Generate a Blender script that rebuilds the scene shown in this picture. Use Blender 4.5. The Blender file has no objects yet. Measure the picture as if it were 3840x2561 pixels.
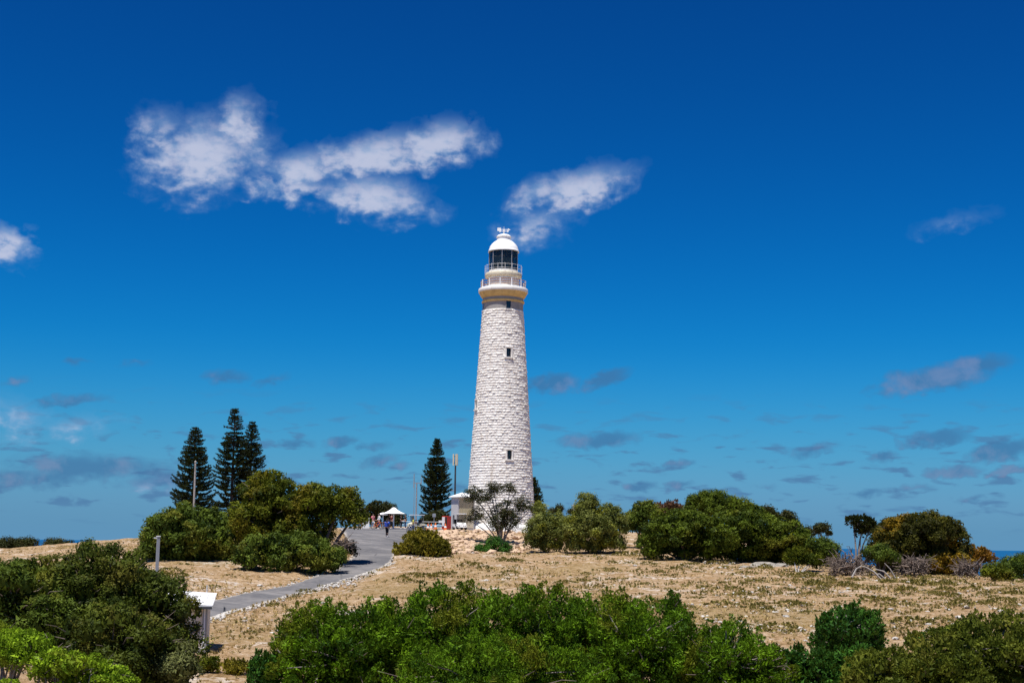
import bpy, bmesh, math, random
import numpy as np
from mathutils import Vector, Matrix

# ------------------------------------------------------------------ scene, camera, sky, sun
SC = bpy.context.scene
COL = SC.collection
F, CX, CY = 5333.0, 1920.0, 1280.5           # focal length and centre in photograph pixels
ROLL, PITCH = math.radians(0.65), math.atan(760 / 5333.0)
cam = bpy.data.objects.new('camera', bpy.data.cameras.new('camera'))
COL.objects.link(cam)
cam.data.sensor_width = 36.0
cam.data.lens = 36.0 * F / 3840.0
cam.data.clip_start, cam.data.clip_end = 0.1, 200000.0
cam.matrix_world = Matrix.Rotation(math.pi / 2 + PITCH, 4, 'X') @ Matrix.Rotation(ROLL, 4, 'Z')
SC.camera = cam

SUN_EL, SUN_AZ = math.radians(72.5), math.radians(202)   # azimuth clockwise from +Y (north)
SUN_DIR = Vector((math.sin(SUN_AZ) * math.cos(SUN_EL), math.cos(SUN_AZ) * math.cos(SUN_EL), math.sin(SUN_EL)))
sun = bpy.data.objects.new('sun', bpy.data.lights.new('sun', 'SUN'))
COL.objects.link(sun)
sun.data.energy, sun.data.angle, sun.data.color = 5.0, math.radians(0.55), (1.0, 0.955, 0.88)
sun.rotation_euler = SUN_DIR.to_track_quat('Z', 'Y').to_euler()
SC.view_settings.view_transform = 'Standard'
SC.view_settings.look = 'None'
SC.view_settings.gamma = 1.0
SC.view_settings.exposure = 0.4
SC.cycles.use_denoising = True
SC.cycles.max_bounces, SC.cycles.diffuse_bounces, SC.cycles.transparent_max_bounces = 6, 3, 8


def pix_dir(u, v):
    """Direction of the ray through a photograph pixel, scaled so that its y is 1."""
    a, b = u - CX, v - CY
    x = a * math.cos(ROLL) + b * math.sin(ROLL)
    y = -a * math.sin(ROLL) + b * math.cos(ROLL)
    fy = F * math.cos(PITCH) + y * math.sin(PITCH)
    fz = F * math.sin(PITCH) - y * math.cos(PITCH)
    return x / fy, fz / fy


def at(u, v, d):
    x, z = pix_dir(u, v)
    return Vector((x * d, d, z * d))


class NT:
    """Small helper for building node trees."""
    def __init__(self, tree):
        self.t = tree

    def n(self, kind, **props):
        nd = self.t.nodes.new(kind)
        for k, v in props.items():
            setattr(nd, k, v)
        return nd

    def set(self, sock, val):
        if hasattr(val, 'bl_idname') or hasattr(val, 'links'):
            self.t.links.new(val, sock)
        else:
            sock.default_value = val

    def m(self, op, a, b=0.0, c=0.0, clamp=False):
        nd = self.n('ShaderNodeMath', operation=op, use_clamp=clamp)
        for i, x in enumerate((a, b, c)):
            self.set(nd.inputs[i], x)
        return nd.outputs[0]

    def mix(self, fac, a, b, mode='MIX'):
        nd = self.n('ShaderNodeMix', data_type='RGBA', blend_type=mode)
        self.set(nd.inputs[0], fac)
        for i, x in ((6, a), (7, b)):
            if isinstance(x, tuple) and len(x) == 3:
                x = x + (1.0,)
            self.set(nd.inputs[i], x)
        return nd.outputs[2]

    def noise(self, vec, scale, detail=4.0, rough=0.55, dist=0.0):
        nd = self.n('ShaderNodeTexNoise')
        if vec is not None:
            self.t.links.new(vec, nd.inputs['Vector'])
        nd.inputs['Scale'].default_value = scale
        nd.inputs['Detail'].default_value = detail
        nd.inputs['Roughness'].default_value = rough
        nd.inputs['Distortion'].default_value = dist
        return nd.outputs[0]

    def ramp(self, fac, lo, hi):
        nd = self.n('ShaderNodeMapRange', interpolation_type='SMOOTHSTEP')
        self.set(nd.inputs[0], fac)
        self.set(nd.inputs[1], lo)
        self.set(nd.inputs[2], hi)
        return nd.outputs[0]

    def scalevec(self, vec, s):
        nd = self.n('ShaderNodeVectorMath', operation='MULTIPLY')
        self.t.links.new(vec, nd.inputs[0])
        nd.inputs[1].default_value = s
        return nd.outputs[0]


def build_world():
    w = bpy.data.worlds.new('World')
    SC.world = w
    w.use_nodes = True
    t = w.node_tree
    k = NT(t)
    bg = t.nodes['Background']
    bg.inputs[1].default_value = 0.085
    w.cycles.sampling_method = 'NONE'
    sk = k.n('ShaderNodeTexSky', sky_type='NISHITA', sun_disc=False)
    sk.sun_elevation, sk.sun_rotation = SUN_EL, SUN_AZ
    sk.altitude, sk.air_density, sk.dust_density, sk.ozone_density = 40.0, 1.0, 0.6, 2.0
    # polariser-deep blue: one contrast curve per channel for the whole sky
    sp = k.n('ShaderNodeSeparateColor')
    t.links.new(sk.outputs[0], sp.inputs[0])
    r5 = k.m('POWER', k.m('DIVIDE', sp.outputs[0], 5.4), 5.2)
    rr = k.m('MULTIPLY', r5, 1.1)
    gg = k.m('MULTIPLY', k.m('POWER', k.m('DIVIDE', sp.outputs[1], 5.6), 1.95), 3.1)
    bb = k.m('ADD', k.m('MULTIPLY', k.m('POWER', k.m('DIVIDE', sp.outputs[2], 5.9), 1.8), 5.2), k.m('MULTIPLY', r5, 1.3))
    cb = k.n('ShaderNodeCombineColor')
    for i, s in enumerate((rr, gg, bb)):
        t.links.new(s, cb.inputs[i])
    # direction -> azimuth / elevation, in degrees
    tc = k.n('ShaderNodeTexCoord')
    sx = k.n('ShaderNodeSeparateXYZ')
    t.links.new(tc.outputs['Generated'], sx.inputs[0])
    az = k.m('MULTIPLY', k.m('ARCTAN2', sx.outputs[0], sx.outputs[1]), 57.29578)
    el = k.m('MULTIPLY', k.m('ARCSINE', sx.outputs[2]), 57.29578)
    hz = k.m('MULTIPLY', k.m('POWER', k.m('SUBTRACT', 1.0, k.m('DIVIDE', k.m('MAXIMUM', el, 0.0), 8.5), clamp=True), 1.9), 0.92)
    sky = k.mix(hz, cb.outputs[0], (1.12, 2.72, 4.6, 1))     # pale sea haze low in the sky, all round
    cv = k.n('ShaderNodeCombineXYZ')
    t.links.new(az, cv.inputs[0])
    t.links.new(el, cv.inputs[1])
    P = cv.outputs[0]
    n1 = k.noise(P, 0.55, 6.0, 0.6, 0.3)
    n2 = k.noise(k.scalevec(P, (1.0, 1.35, 1.0)), 0.95, 5.0, 0.52, 0.25)
    n3 = k.noise(k.scalevec(P, (1.0, 1.6, 1.0)), 1.9, 4.0, 0.5, 0.2)
    # domain warp so that the cloud outlines are ragged
    waz = k.m('ADD', az, k.m('ADD', k.m('MULTIPLY', k.m('SUBTRACT', n1, 0.5), 3.0), k.m('MULTIPLY', k.m('SUBTRACT', n2, 0.5), 1.5)))
    wel = k.m('ADD', el, k.m('ADD', k.m('MULTIPLY', k.m('SUBTRACT', n2, 0.5), 1.3), k.m('MULTIPLY', k.m('SUBTRACT', n3, 0.5), 0.5)))
    wa2 = k.m('ADD', az, k.m('MULTIPLY', k.m('SUBTRACT', n2, 0.5), 1.6))
    we2 = k.m('ADD', el, k.m('MULTIPLY', k.m('SUBTRACT', n3, 0.5), 0.55))

    def blob(u, v, ru, rv, ang, wp):
        x, z = pix_dir(u, v)
        a0 = math.degrees(math.atan(x))
        e0 = math.degrees(math.atan(z / math.sqrt(1 + x * x)))
        g_ = 0.9 if v > 1300 else 1.08
        sa, se = ru * math.degrees(g_ / F), rv * math.degrees(g_ / F)
        mp = k.n('ShaderNodeMapping', vector_type='TEXTURE')
        t.links.new(wp, mp.inputs[0])
        mp.inputs['Location'].default_value = (a0, e0, 0)
        mp.inputs['Rotation'].default_value = (0, 0, math.radians(ang))
        mp.inputs['Scale'].default_value = (sa, se, 1)
        gr = k.n('ShaderNodeTexGradient', gradient_type='SPHERICAL')
        t.links.new(mp.outputs[0], gr.inputs[0])
        return gr.outputs[1]

    def field(specs, wp):
        acc = None
        for s in specs:
            b = k.m('MULTIPLY', blob(*s[:5], wp), s[5])
            acc = b if acc is None else k.m('MAXIMUM', acc, b)
        return acc

    bright = [  # u, v, half-width, half-height, tilt, opacity
        (770, 590, 290, 190, 12, 1.0), (880, 470, 170, 120, 40, 0.9), (590, 500, 120, 120, 55, 0.6),
        (1120, 645, 290, 100, 10, 0.95), (1400, 590, 300, 110, 14, 1.0), (1640, 545, 230, 110, 12, 1.0),
        (1400, 745, 280, 110, -6, 1.0), (1130, 700, 260, 80, -12, 0.7),
        (2150, 715, 290, 95, 14, 1.0), (2010, 850, 160, 100, 20, 0.6),
        (20, 915, 130, 85, -20, 0.9), (3560, 835, 190, 40, 10, 0.27),
        (20, 1570, 230, 120, -12, 0.50), (270, 1600, 260, 60, 8, 0.42), (590, 1805, 150, 50, 4, 0.30),
    ]
    dark = [
        (2080, 1440, 130, 60, 5, 1.0), (2260, 1420, 150, 45, 18, 0.9),
        (3500, 1420, 300, 70, 8, 1.0), (3650, 1370, 200, 55, 6, 0.8),
        (2240, 1650, 230, 48, 4, 0.8), (3500, 1645, 170, 45, 6, 1.0), (3760, 1690, 150, 55, 12, 1.0),
        (860, 1415, 120, 45, 0, 0.55), (1020, 1425, 110, 28, 18, 0.4), (260, 1500, 200, 32, 8, 0.6), (50, 1430, 90, 35, 8, 0.5),
        (290, 1355, 80, 20, 5, 0.35), (500, 1360, 110, 22, 5, 0.35),
        (1270, 1660, 100, 32, 14, 0.7), (1120, 1660, 90, 26, 0, 0.5), (1400, 1670, 100, 26, 5, 0.5), (1420, 1730, 110, 36, 14, 0.6), (1500, 1745, 70, 28, 0, 0.5),
        (2530, 1740, 120, 28, 8, 0.75), (2390, 1825, 100, 30, 6, 0.75), (2540, 1820, 75, 28, 12, 0.7),
        (3050, 1690, 150, 38, 14, 0.5), (3320, 1710, 90, 34, 4, 0.7), (3580, 1770, 130, 32, 4, 0.8), (3780, 1765, 110, 26, 8, 0.9),
        (3260, 1850, 100, 26, 6, 0.5), (3440, 1830, 90, 24, 3, 0.5), (3650, 1870, 80, 20, 8, 0.5), (2870, 1825, 70, 24, 0, 0.35),
        (330, 1750, 430, 70, 0, 0.75), (600, 1800, 260, 45, 4, 0.55), (120, 1790, 330, 60, 4, 0.6), (1700, 1830, 120, 25, 6, 0.4),
    ]
    wps = []
    for a_, e_ in ((waz, wel), (wa2, we2)):
        cw = k.n('ShaderNodeCombineXYZ')
        t.links.new(a_, cw.inputs[0])
        t.links.new(e_, cw.inputs[1])
        wps.append(cw.outputs[0])
    fb = field(bright, wps[0])
    fd = field(dark, wps[1])
    fd = k.m('MULTIPLY', fd, k.m('SUBTRACT', 2.0, fd))
    edge = k.m('MULTIPLY', k.m('ADD', k.m('SUBTRACT', n2, 0.5), k.m('MULTIPLY', k.m('SUBTRACT', n3, 0.5), 0.35)), 0.95)
    ab = k.ramp(k.m('ADD', fb, k.m('MULTIPLY', edge, k.ramp(fb, 0.0, 0.25))), -0.04, 0.92)
    ad = k.ramp(k.m('ADD', fd, k.m('MULTIPLY', edge, k.ramp(fd, 0.0, 0.2))), 0.05, 0.9)
    # a faint field of small far clouds all round the horizon
    pn = k.noise(k.scalevec(P, (1.0, 4.0, 1.0)), 0.62, 5.0, 0.52, 0.3)
    band = k.m('MULTIPLY', k.ramp(el, 0.4, 1.6), k.m('SUBTRACT', 1.0, k.ramp(el, 3.4, 6.5)))
    af = k.m('MULTIPLY', k.m('MULTIPLY', k.ramp(pn, 0.53, 0.68), band), 0.75)
    cbright = k.mix(k.ramp(k.m('ADD', ab, k.m('MULTIPLY', k.m('SUBTRACT', n3, 0.5), 1.6)), 0.15, 1.1), (2.3, 3.7, 5.8, 1), (5.0, 5.4, 6.8, 1))
    cdark = k.mix(k.m('MULTIPLY', k.ramp(n1, 0.45, 0.65), ad), (0.48, 1.50, 3.2, 1), (1.5, 2.1, 3.7, 1))
    c = k.mix(af, sky, (0.68, 1.70, 3.4, 1))
    c = k.mix(k.m('MULTIPLY', ad, 0.72), c, cdark)
    c = k.mix(k.m('MULTIPLY', ab, 0.86), c, cbright)
    t.links.new(c, bg.inputs[0])


build_world()

# ------------------------------------------------------------------ object helpers
def tag(o, label=None, cat=None, group=None, kind=None):
    for k, v in (('label', label), ('category', cat), ('group', group), ('kind', kind)):
        if v:
            o[k] = v
    return o


def link(name, data, parent=None, loc=None):
    o = bpy.data.objects.new(name, data)
    COL.objects.link(o)
    if loc is not None:
        o.location = loc
    if parent is not None:
        o.parent = parent
    return o


def thing(name, loc, label, cat, group=None, rz=0.0):
    o = link(name, None, loc=loc)
    o.empty_display_size = 0.2
    o.rotation_euler = (0, 0, rz)
    return tag(o, label, cat, group)


def np_mesh(name, verts, faces, mat=None, smooth=False, tint=None):
    """Mesh from an (n,3) vertex array and an (m,3) or (m,4) face array."""
    verts = np.ascontiguousarray(verts, dtype=np.float32)
    faces = np.ascontiguousarray(faces, dtype=np.int32)
    me = bpy.data.meshes.new(name)
    k = faces.shape[1]
    me.vertices.add(len(verts))
    me.vertices.foreach_set('co', verts.ravel())
    me.loops.add(faces.size)
    me.loops.foreach_set('vertex_index', faces.ravel())
    me.polygons.add(len(faces))
    me.polygons.foreach_set('loop_start', np.arange(0, faces.size, k, dtype=np.int32))
    me.polygons.foreach_set('use_smooth', np.full(len(faces), smooth, dtype=bool))
    if tint is not None:
        a = me.attributes.new('tint', 'FLOAT', 'POINT')
        a.data.foreach_set('value', np.ascontiguousarray(tint, dtype=np.float32))
    me.update(calc_edges=True)
    me.validate()
    if mat is not None:
        me.materials.append(mat)
    return me


class MB:
    """Collects simple solids into one mesh."""
    def __init__(self):
        self.v, self.f = [], []

    def add(self, vs, fs):
        b = len(self.v)
        self.v += [tuple(p) for p in vs]
        self.f += [tuple(i + b for i in q) for q in fs]
        return self

    def box(self, x0, x1, y0, y1, z0, z1, M=None):
        vs = [Vector((x, y, z)) for z in (z0, z1) for y in (y0, y1) for x in (x0, x1)]
        if M is not None:
            vs = [M @ p for p in vs]
        return self.add(vs, [(0, 2, 3, 1), (4, 5, 7, 6), (0, 1, 5, 4), (2, 6, 7, 3), (1, 3, 7, 5), (0, 4, 6, 2)])

    def tube(self, pts, radii, seg=8, cap=True):
        pts = [Vector(p) for p in pts]
        if not hasattr(radii, '__len__'):
            radii = [radii] * len(pts)
        vs, fs = [], []
        ref = Vector((0.31, 0.87, 0.38)).normalized()
        for i, p in enumerate(pts):
            d = (pts[min(i + 1, len(pts) - 1)] - pts[max(i - 1, 0)]).normalized()
            a = d.cross(ref)
            if a.length < 1e-3:
                a = d.cross(Vector((1, 0, 0)))
            a.normalize()
            b = d.cross(a)
            for j in range(seg):
                t = 2 * math.pi * j / seg
                vs.append(p + radii[i] * (math.cos(t) * a + math.sin(t) * b))
        for i in range(len(pts) - 1):
            for j in range(seg):
                j2 = (j + 1) % seg
                fs.append((i * seg + j, i * seg + j2, (i + 1) * seg + j2, (i + 1) * seg + j))
        if cap:
            fs.append(tuple(range(seg - 1, -1, -1)))
            fs.append(tuple((len(pts) - 1) * seg + j for j in range(seg)))
        return self.add(vs, fs)

    def lathe(self, prof, seg=48, c=(0, 0, 0), a0=0.0, a1=2 * math.pi):
        full = abs(a1 - a0 - 2 * math.pi) < 1e-6
        n = seg if full else seg + 1
        vs, fs = [], []
        for r, z in prof:
            for j in range(n):
                t = a0 + (a1 - a0) * j / seg
                vs.append((c[0] + r * math.cos(t), c[1] + r * math.sin(t), c[2] + z))
        for i in range(len(prof) - 1):
            for j in range(seg):
                j2 = (j + 1) % n
                fs.append((i * n + j, i * n + j2, (i + 1) * n + j2, (i + 1) * n + j))
        return self.add(vs, fs)

    def mesh(self, name, mat, smooth=False):
        me = bpy.data.meshes.new(name)
        me.from_pydata(self.v, [], self.f)
        me.update()
        if mat:
            me.materials.append(mat)
        if smooth:
            me.polygons.foreach_set('use_smooth', [True] * len(me.polygons))
            me.set_sharp_from_angle(angle=math.radians(35))
        return me

    def obj(self, name, mat, parent=None, smooth=False, loc=None):
        return link(name, self.mesh(name, mat, smooth), parent, loc)


# ------------------------------------------------------------------ materials
def new_mat(name):
    m = bpy.data.materials.new(name)
    m.use_nodes = True
    t = m.node_tree
    return m, NT(t), t.nodes['Principled BSDF']


def plain(name, col, rough=0.6, var=0.12, scale=3.0, metal=0.0, bump=0.0, spec=0.3):
    m, k, b = new_mat(name)
    tc = k.n('ShaderNodeTexCoord')
    nz = k.noise(tc.outputs['Object'], scale, 6.0, 0.65)
    c = k.mix(k.ramp(nz, 0.3, 0.7), tuple(x * (1 - var) for x in col), tuple(min(1, x * (1 + var)) for x in col))
    k.set(b.inputs['Base Color'], c)
    b.inputs['Roughness'].default_value = rough
    b.inputs['Metallic'].default_value = metal
    b.inputs['Specular IOR Level'].default_value = spec
    if bump:
        bp = k.n('ShaderNodeBump')
        bp.inputs['Strength'].default_value = bump
        bp.inputs['Distance'].default_value = 0.05
        k.set(bp.inputs['Height'], k.noise(tc.outputs['Object'], scale * 6, 5.0, 0.7))
        k.set(b.inputs['Normal'], bp.outputs[0])
    return m


def leaf(name, c0, c1, c2=None, trans=0.28, patch=0.5, gloss=0.08):
    """Leaf colour from a per-sprig tint, with patches of a third colour."""
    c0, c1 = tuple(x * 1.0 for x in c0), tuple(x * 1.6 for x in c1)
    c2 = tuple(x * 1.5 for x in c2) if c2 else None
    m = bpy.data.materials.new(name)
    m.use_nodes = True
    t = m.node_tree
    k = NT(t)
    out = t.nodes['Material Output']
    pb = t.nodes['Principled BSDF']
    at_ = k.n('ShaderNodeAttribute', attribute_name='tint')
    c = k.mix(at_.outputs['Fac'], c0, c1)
    if c2 is not None:
        tc = k.n('ShaderNodeTexCoord')
        nz = k.noise(tc.outputs['Object'], patch, 3.0, 0.6)
        c = k.mix(k.m('MULTIPLY', k.ramp(nz, 0.5, 0.64), 0.85), c, c2)
    k.set(pb.inputs['Base Color'], c)
    pb.inputs['Roughness'].default_value = 0.55
    pb.inputs['Specular IOR Level'].default_value = gloss
    tr = k.n('ShaderNodeBsdfTranslucent')
    k.set(tr.inputs[0], k.mix(0.5, c, (0.20, 0.26, 0.02), 'MIX'))
    mx = k.n('ShaderNodeMixShader')
    mx.inputs[0].default_value = trans * 0.6
    t.links.new(pb.outputs[0], mx.inputs[1])
    t.links.new(tr.outputs[0], mx.inputs[2])
    t.links.new(mx.outputs[0], out.inputs[0])
    return m


M = {}
M['bark_grey'] = plain('bark_grey', (0.24, 0.21, 0.19), 0.9, 0.35, 6, bump=0.4)
M['bark_brown'] = plain('bark_brown', (0.10, 0.075, 0.06), 0.9, 0.35, 6, bump=0.4)
M['twig_dead'] = plain('twig_dead', (0.15, 0.115, 0.095), 0.9, 0.4, 2)
M['driftwood'] = plain('driftwood', (0.36, 0.33, 0.30), 0.85, 0.25, 5)
M['white_paint'] = plain('white_paint', (0.80, 0.79, 0.76), 0.55, 0.06, 1.2)
M['white_gloss'] = plain('white_gloss', (0.84, 0.84, 0.83), 0.35, 0.03, 2)
M['stone_white'] = plain('stone_white', (0.84, 0.80, 0.745), 0.8, 0.07, 2.6, bump=0.25)
M['mortar'] = plain('mortar', (0.72, 0.68, 0.62), 0.9, 0.25, 3.0)
M['render_grey'] = plain('render_grey', (0.56, 0.54, 0.52), 0.8, 0.10, 1.5)
M['ochre_trim'] = plain('ochre_trim', (0.66, 0.47, 0.20), 0.7, 0.12, 2.0)
M['hut_wall'] = plain('hut_wall', (0.78, 0.70, 0.58), 0.7, 0.06, 1.2)
M['neck_shade'] = plain('neck_shade', (0.33, 0.315, 0.30), 0.85, 0.12, 1.5)  # shade under the gallery put into the colour of neck and frieze
M['cream'] = plain('cream', (0.66, 0.60, 0.46), 0.75, 0.08, 1.5)
M['cream_dark'] = plain('cream_dark', (0.50, 0.44, 0.28), 0.75, 0.08, 1.5)
M['grey_metal'] = plain('grey_metal', (0.33, 0.34, 0.36), 0.45, 0.1, 2.0, metal=0.3)
M['dark_metal'] = plain('dark_metal', (0.06, 0.065, 0.075), 0.5, 0.15, 2.0, metal=0.3)
M['interior'] = plain('interior', (0.03, 0.028, 0.026), 0.9, 0.2, 2.0)
M['black_rubber'] = plain('black_rubber', (0.025, 0.025, 0.027), 0.8, 0.2, 5.0)
M['red_paint'] = plain('red_paint', (0.50, 0.035, 0.02), 0.4, 0.08, 2.0)
M['orange_plastic'] = plain('orange_plastic', (0.75, 0.16, 0.025), 0.5, 0.08, 4.0)
M['skin'] = plain('skin', (0.50, 0.29, 0.20), 0.6, 0.06, 9.0)
M['hair_dark'] = plain('hair_dark', (0.03, 0.02, 0.015), 0.6, 0.2, 30.0)
M['wood_brown'] = plain('wood_brown', (0.30, 0.14, 0.05), 0.7, 0.2, 4.0)
M['white_canvas'] = plain('white_canvas', (0.84, 0.83, 0.82), 0.8, 0.03, 1.5)


def weathered(m, col, amount, scale=0.5):
    """Rain streaks and damp stains running down a wall."""
    k = NT(m.node_tree)
    b = m.node_tree.nodes['Principled BSDF']
    src = b.inputs['Base Color'].links[0].from_socket
    gm = k.n('ShaderNodeNewGeometry')
    st = k.noise(k.scalevec(gm.outputs['Position'], (1.0, 1.0, 0.10)), scale * 3.2, 5, 0.65)
    bl = k.noise(gm.outputs['Position'], scale, 4, 0.6)
    f = k.m('MULTIPLY', k.m('MAXIMUM', k.ramp(st, 0.52, 0.74), k.m('MULTIPLY', k.ramp(bl, 0.55, 0.72), 0.6)), amount)
    k.set(b.inputs['Base Color'], k.mix(f, src, col))


weathered(M['stone_white'], (0.52, 0.43, 0.33), 0.55)
weathered(M['white_paint'], (0.50, 0.42, 0.33), 0.45)
M['roof_sheet'] = plain('roof_sheet', (0.60, 0.60, 0.60), 0.5, 0.12, 2.0)
weathered(M['roof_sheet'], (0.34, 0.31, 0.27), 0.6, 0.9)
weathered(M['hut_wall'], (0.45, 0.37, 0.27), 0.5, 1.5)
weathered(M['cream'], (0.38, 0.31, 0.22), 0.5, 1.2)
weathered(M['ochre_trim'], (0.36, 0.24, 0.10), 0.5)


def glass_mat(name, tint, alpha=0.35):
    m, k, b = new_mat(name)
    b.inputs['Base Color'].default_value = (*tint, 1)
    b.inputs['Roughness'].default_value = 0.04
    b.inputs['Specular IOR Level'].default_value = 0.6
    b.inputs['Alpha'].default_value = alpha
    return m


M['glass'] = glass_mat('glass', (0.02, 0.03, 0.035), 0.5)
M['dark_glass'] = glass_mat('dark_glass', (0.012, 0.014, 0.016), 1.0)
M['lens_glass'] = glass_mat('lens_glass', (0.20, 0.23, 0.18), 0.8)

# foliage, linear albedo
M['lf_green'] = leaf('lf_green', (0.018, 0.052, 0.003), (0.084, 0.158, 0.005), (0.092, 0.098, 0.007), 0.24, 0.45)
M['lf_deep'] = leaf('lf_deep', (0.014, 0.050, 0.008), (0.040, 0.105, 0.012), None, 0.25)
M['lf_olive_dark'] = leaf('lf_olive_dark', (0.014, 0.025, 0.004), (0.062, 0.078, 0.009), (0.072, 0.064, 0.010), 0.18, 0.7)
M['lf_lime'] = leaf('lf_lime', (0.085, 0.150, 0.008), (0.180, 0.270, 0.012), (0.130, 0.150, 0.012), 0.35, 0.9)
M['lf_olive'] = leaf('lf_olive', (0.020, 0.034, 0.004), (0.088, 0.100, 0.007), (0.098, 0.078, 0.007), 0.26, 0.35)
M['lf_mid'] = leaf('lf_mid', (0.014, 0.030, 0.005), (0.075, 0.105, 0.013), (0.100, 0.100, 0.012), 0.28, 0.5)
M['lf_pale'] = leaf('lf_pale', (0.050, 0.066, 0.012), (0.150, 0.160, 0.040), (0.130, 0.130, 0.012), 0.3, 0.8)
M['lf_pine'] = leaf('lf_pine', (0.008, 0.013, 0.004), (0.019, 0.026, 0.007), None, 0.10, gloss=0.1)
M['lf_dark'] = leaf('lf_dark', (0.012, 0.016, 0.004), (0.026, 0.030, 0.006), (0.036, 0.030, 0.008), 0.12, 1.0, gloss=0.12)
M['lf_dome'] = leaf('lf_dome', (0.014, 0.028, 0.004), (0.070, 0.095, 0.008), (0.095, 0.092, 0.008), 0.26, 0.18)
M['lf_rust'] = leaf('lf_rust', (0.018, 0.020, 0.005), (0.050, 0.048, 0.007), (0.210, 0.125, 0.008), 0.25, 0.36)
M['lf_orange'] = leaf('lf_orange', (0.12, 0.055, 0.008), (0.22, 0.105, 0.012), (0.11, 0.12, 0.012), 0.25, 0.8)
M['lf_brown'] = leaf('lf_brown', (0.060, 0.030, 0.018), (0.120, 0.060, 0.035), None, 0.15)
M['lf_gold'] = leaf('lf_gold', (0.075, 0.070, 0.008), (0.165, 0.135, 0.014), None, 0.3)
M['lf_dry'] = leaf('lf_dry', (0.22, 0.165, 0.055), (0.42, 0.31, 0.14), None, 0.2)
M['lf_tussock'] = leaf('lf_tussock', (0.090, 0.085, 0.018), (0.200, 0.160, 0.045), None, 0.25)

# ------------------------------------------------------------------ terrain
def horizon_pts():
    """Ground control points: photograph pixel and distance (m)."""
    pts = [
        (1876, 1990, 180), (1700, 1988, 166), (1850, 2004, 164), (1700, 2072, 141), (1880, 2078, 139), (1600, 2010, 150),
        (1450, 2009, 140), (1400, 1983, 168), (1560, 1984, 168), (1340, 1985, 165), (1350, 2040, 128), (1480, 2050, 127),
        (2000, 2075, 140), (2400, 2085, 132), (2000, 2150, 106), (2500, 2160, 106), (2500, 2250, 86), (2000, 2210, 92), (2250, 2300, 77),
        (2900, 2112, 122), (2800, 2200, 96), (2700, 2330, 74), (3150, 2450, 64), (3400, 2300, 78), (3450, 2430, 66),
        (3200, 2162, 112), (3500, 2172, 108), (3840, 2206, 100), (3840, 2300, 76), (3000, 2140, 115),
        (770, 2440, 69), (900, 2255, 91), (1125, 2205, 100), (1325, 2130, 112), (850, 2510, 63), (1000, 2350, 78), (1300, 2230, 94), (1600, 2150, 106),
        (700, 2125, 108), (1050, 2150, 105), (593, 2133, 103), (650, 2200, 92), (300, 2090, 118), (100, 2100, 118), (100, 2066, 150), (-200, 2075, 140), (500, 2024, 158), (800, 2000, 168), (1000, 1988, 172), (330, 2038, 156),
    ]
    out = [tuple(at(*p)) for p in pts]
    out += [  # out of sight: the dip in front of the camera, behind the crest, to the sides
        (0, -2, -1.8), (-8, 0, -2.0), (8, 0, -2.0), (0, -30, -3), (0, 14, -4.2), (-10, 15, -4.5), (10, 15, -4.4), (0, 30, -6.3), (-14, 30, -6.6), (14, 30, -6.4),
        (0, 45, -6.4), (-18, 45, -6.7), (18, 45, -6.2), (-50, 60, -6), (50, 60, -4.5), (-70, 100, -4), (60, 95, -3.6), (-40, 20, -7), (40, 20, -6), (-40, 60, -5.8),
        (0, 210, 2.0), (-40, 215, 0.5), (40, 200, -0.5), (30, 165, -0.6), (55, 150, -4.5), (70, 180, -9), (-80, 190, -3.0), (-90, 150, -2.6), (0, 250, -2), (-60, 260, -5), (60, 250, -10), (80, 120, -6),
    ]
    return np.array(out)


CP = horizon_pts()


def tps_fit(P, reg=0.4):
    n = len(P)
    d2 = ((P[:, None, :2] - P[None, :, :2]) ** 2).sum(-1)
    K = np.where(d2 > 0, d2 * np.log(np.maximum(d2, 1e-9)) * 0.5, 0) + reg * np.eye(n) * 20
    A = np.zeros((n + 3, n + 3))
    A[:n, :n] = K
    A[:n, n] = 1
    A[:n, n + 1:] = P[:, :2]
    A[n:, :n] = A[:n, n:].T
    b = np.zeros(n + 3)
    b[:n] = P[:, 2]
    return np.linalg.solve(A, b)


W = tps_fit(CP)


def ground_np(X, Y):
    """Smooth ground height for arrays of x, y."""
    X, Y = np.asarray(X, float), np.asarray(Y, float)
    sh = X.shape
    x, y = X.ravel(), Y.ravel()
    z = np.zeros(x.size)
    for i in range(0, x.size, 20000):
        a, b = x[i:i + 20000], y[i:i + 20000]
        ac = np.clip(a, -110, 110)
        bc = np.clip(b, -40, 270)
        d2 = (ac[:, None] - CP[:, 0]) ** 2 + (bc[:, None] - CP[:, 1]) ** 2
        k = np.where(d2 > 0, d2 * np.log(np.maximum(d2, 1e-9)) * 0.5, 0)
        z[i:i + 20000] = k @ W[:-3] + W[-3] + W[-2] * ac + W[-1] * bc
    # beyond the hill the land falls away to the sea, sooner on the right
    r = np.hypot(x, y - 110)
    side = 1 / (1 + np.exp(-(x + 20) / 60))
    far = -6 - 14 * side
    s = np.clip((r - 120) / 160, 0, 1)
    s = s * s * (3 - 2 * s)
    z = z * (1 - s) + far * s
    e = np.clip((r - (850 - 350 * side)) / 500, 0, 1)
    z = z * (1 - e) + (-50) * e
    return z.reshape(sh)


def ground(x, y):
    return float(ground_np(np.array([x]), np.array([y]))[0])


def ground_hit(u, v, d0=20.0, d1=260.0):
    """Where the ray through a photograph pixel meets the ground."""
    x, z = pix_dir(u, v)
    d = np.linspace(d0, d1, 1200)
    g = ground_np(x * d, d)
    below = np.nonzero(z * d <= g)[0]
    i = below[0] if len(below) else int(np.argmin(z * d - g))
    return Vector((x * d[i], d[i], g[i]))


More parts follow.
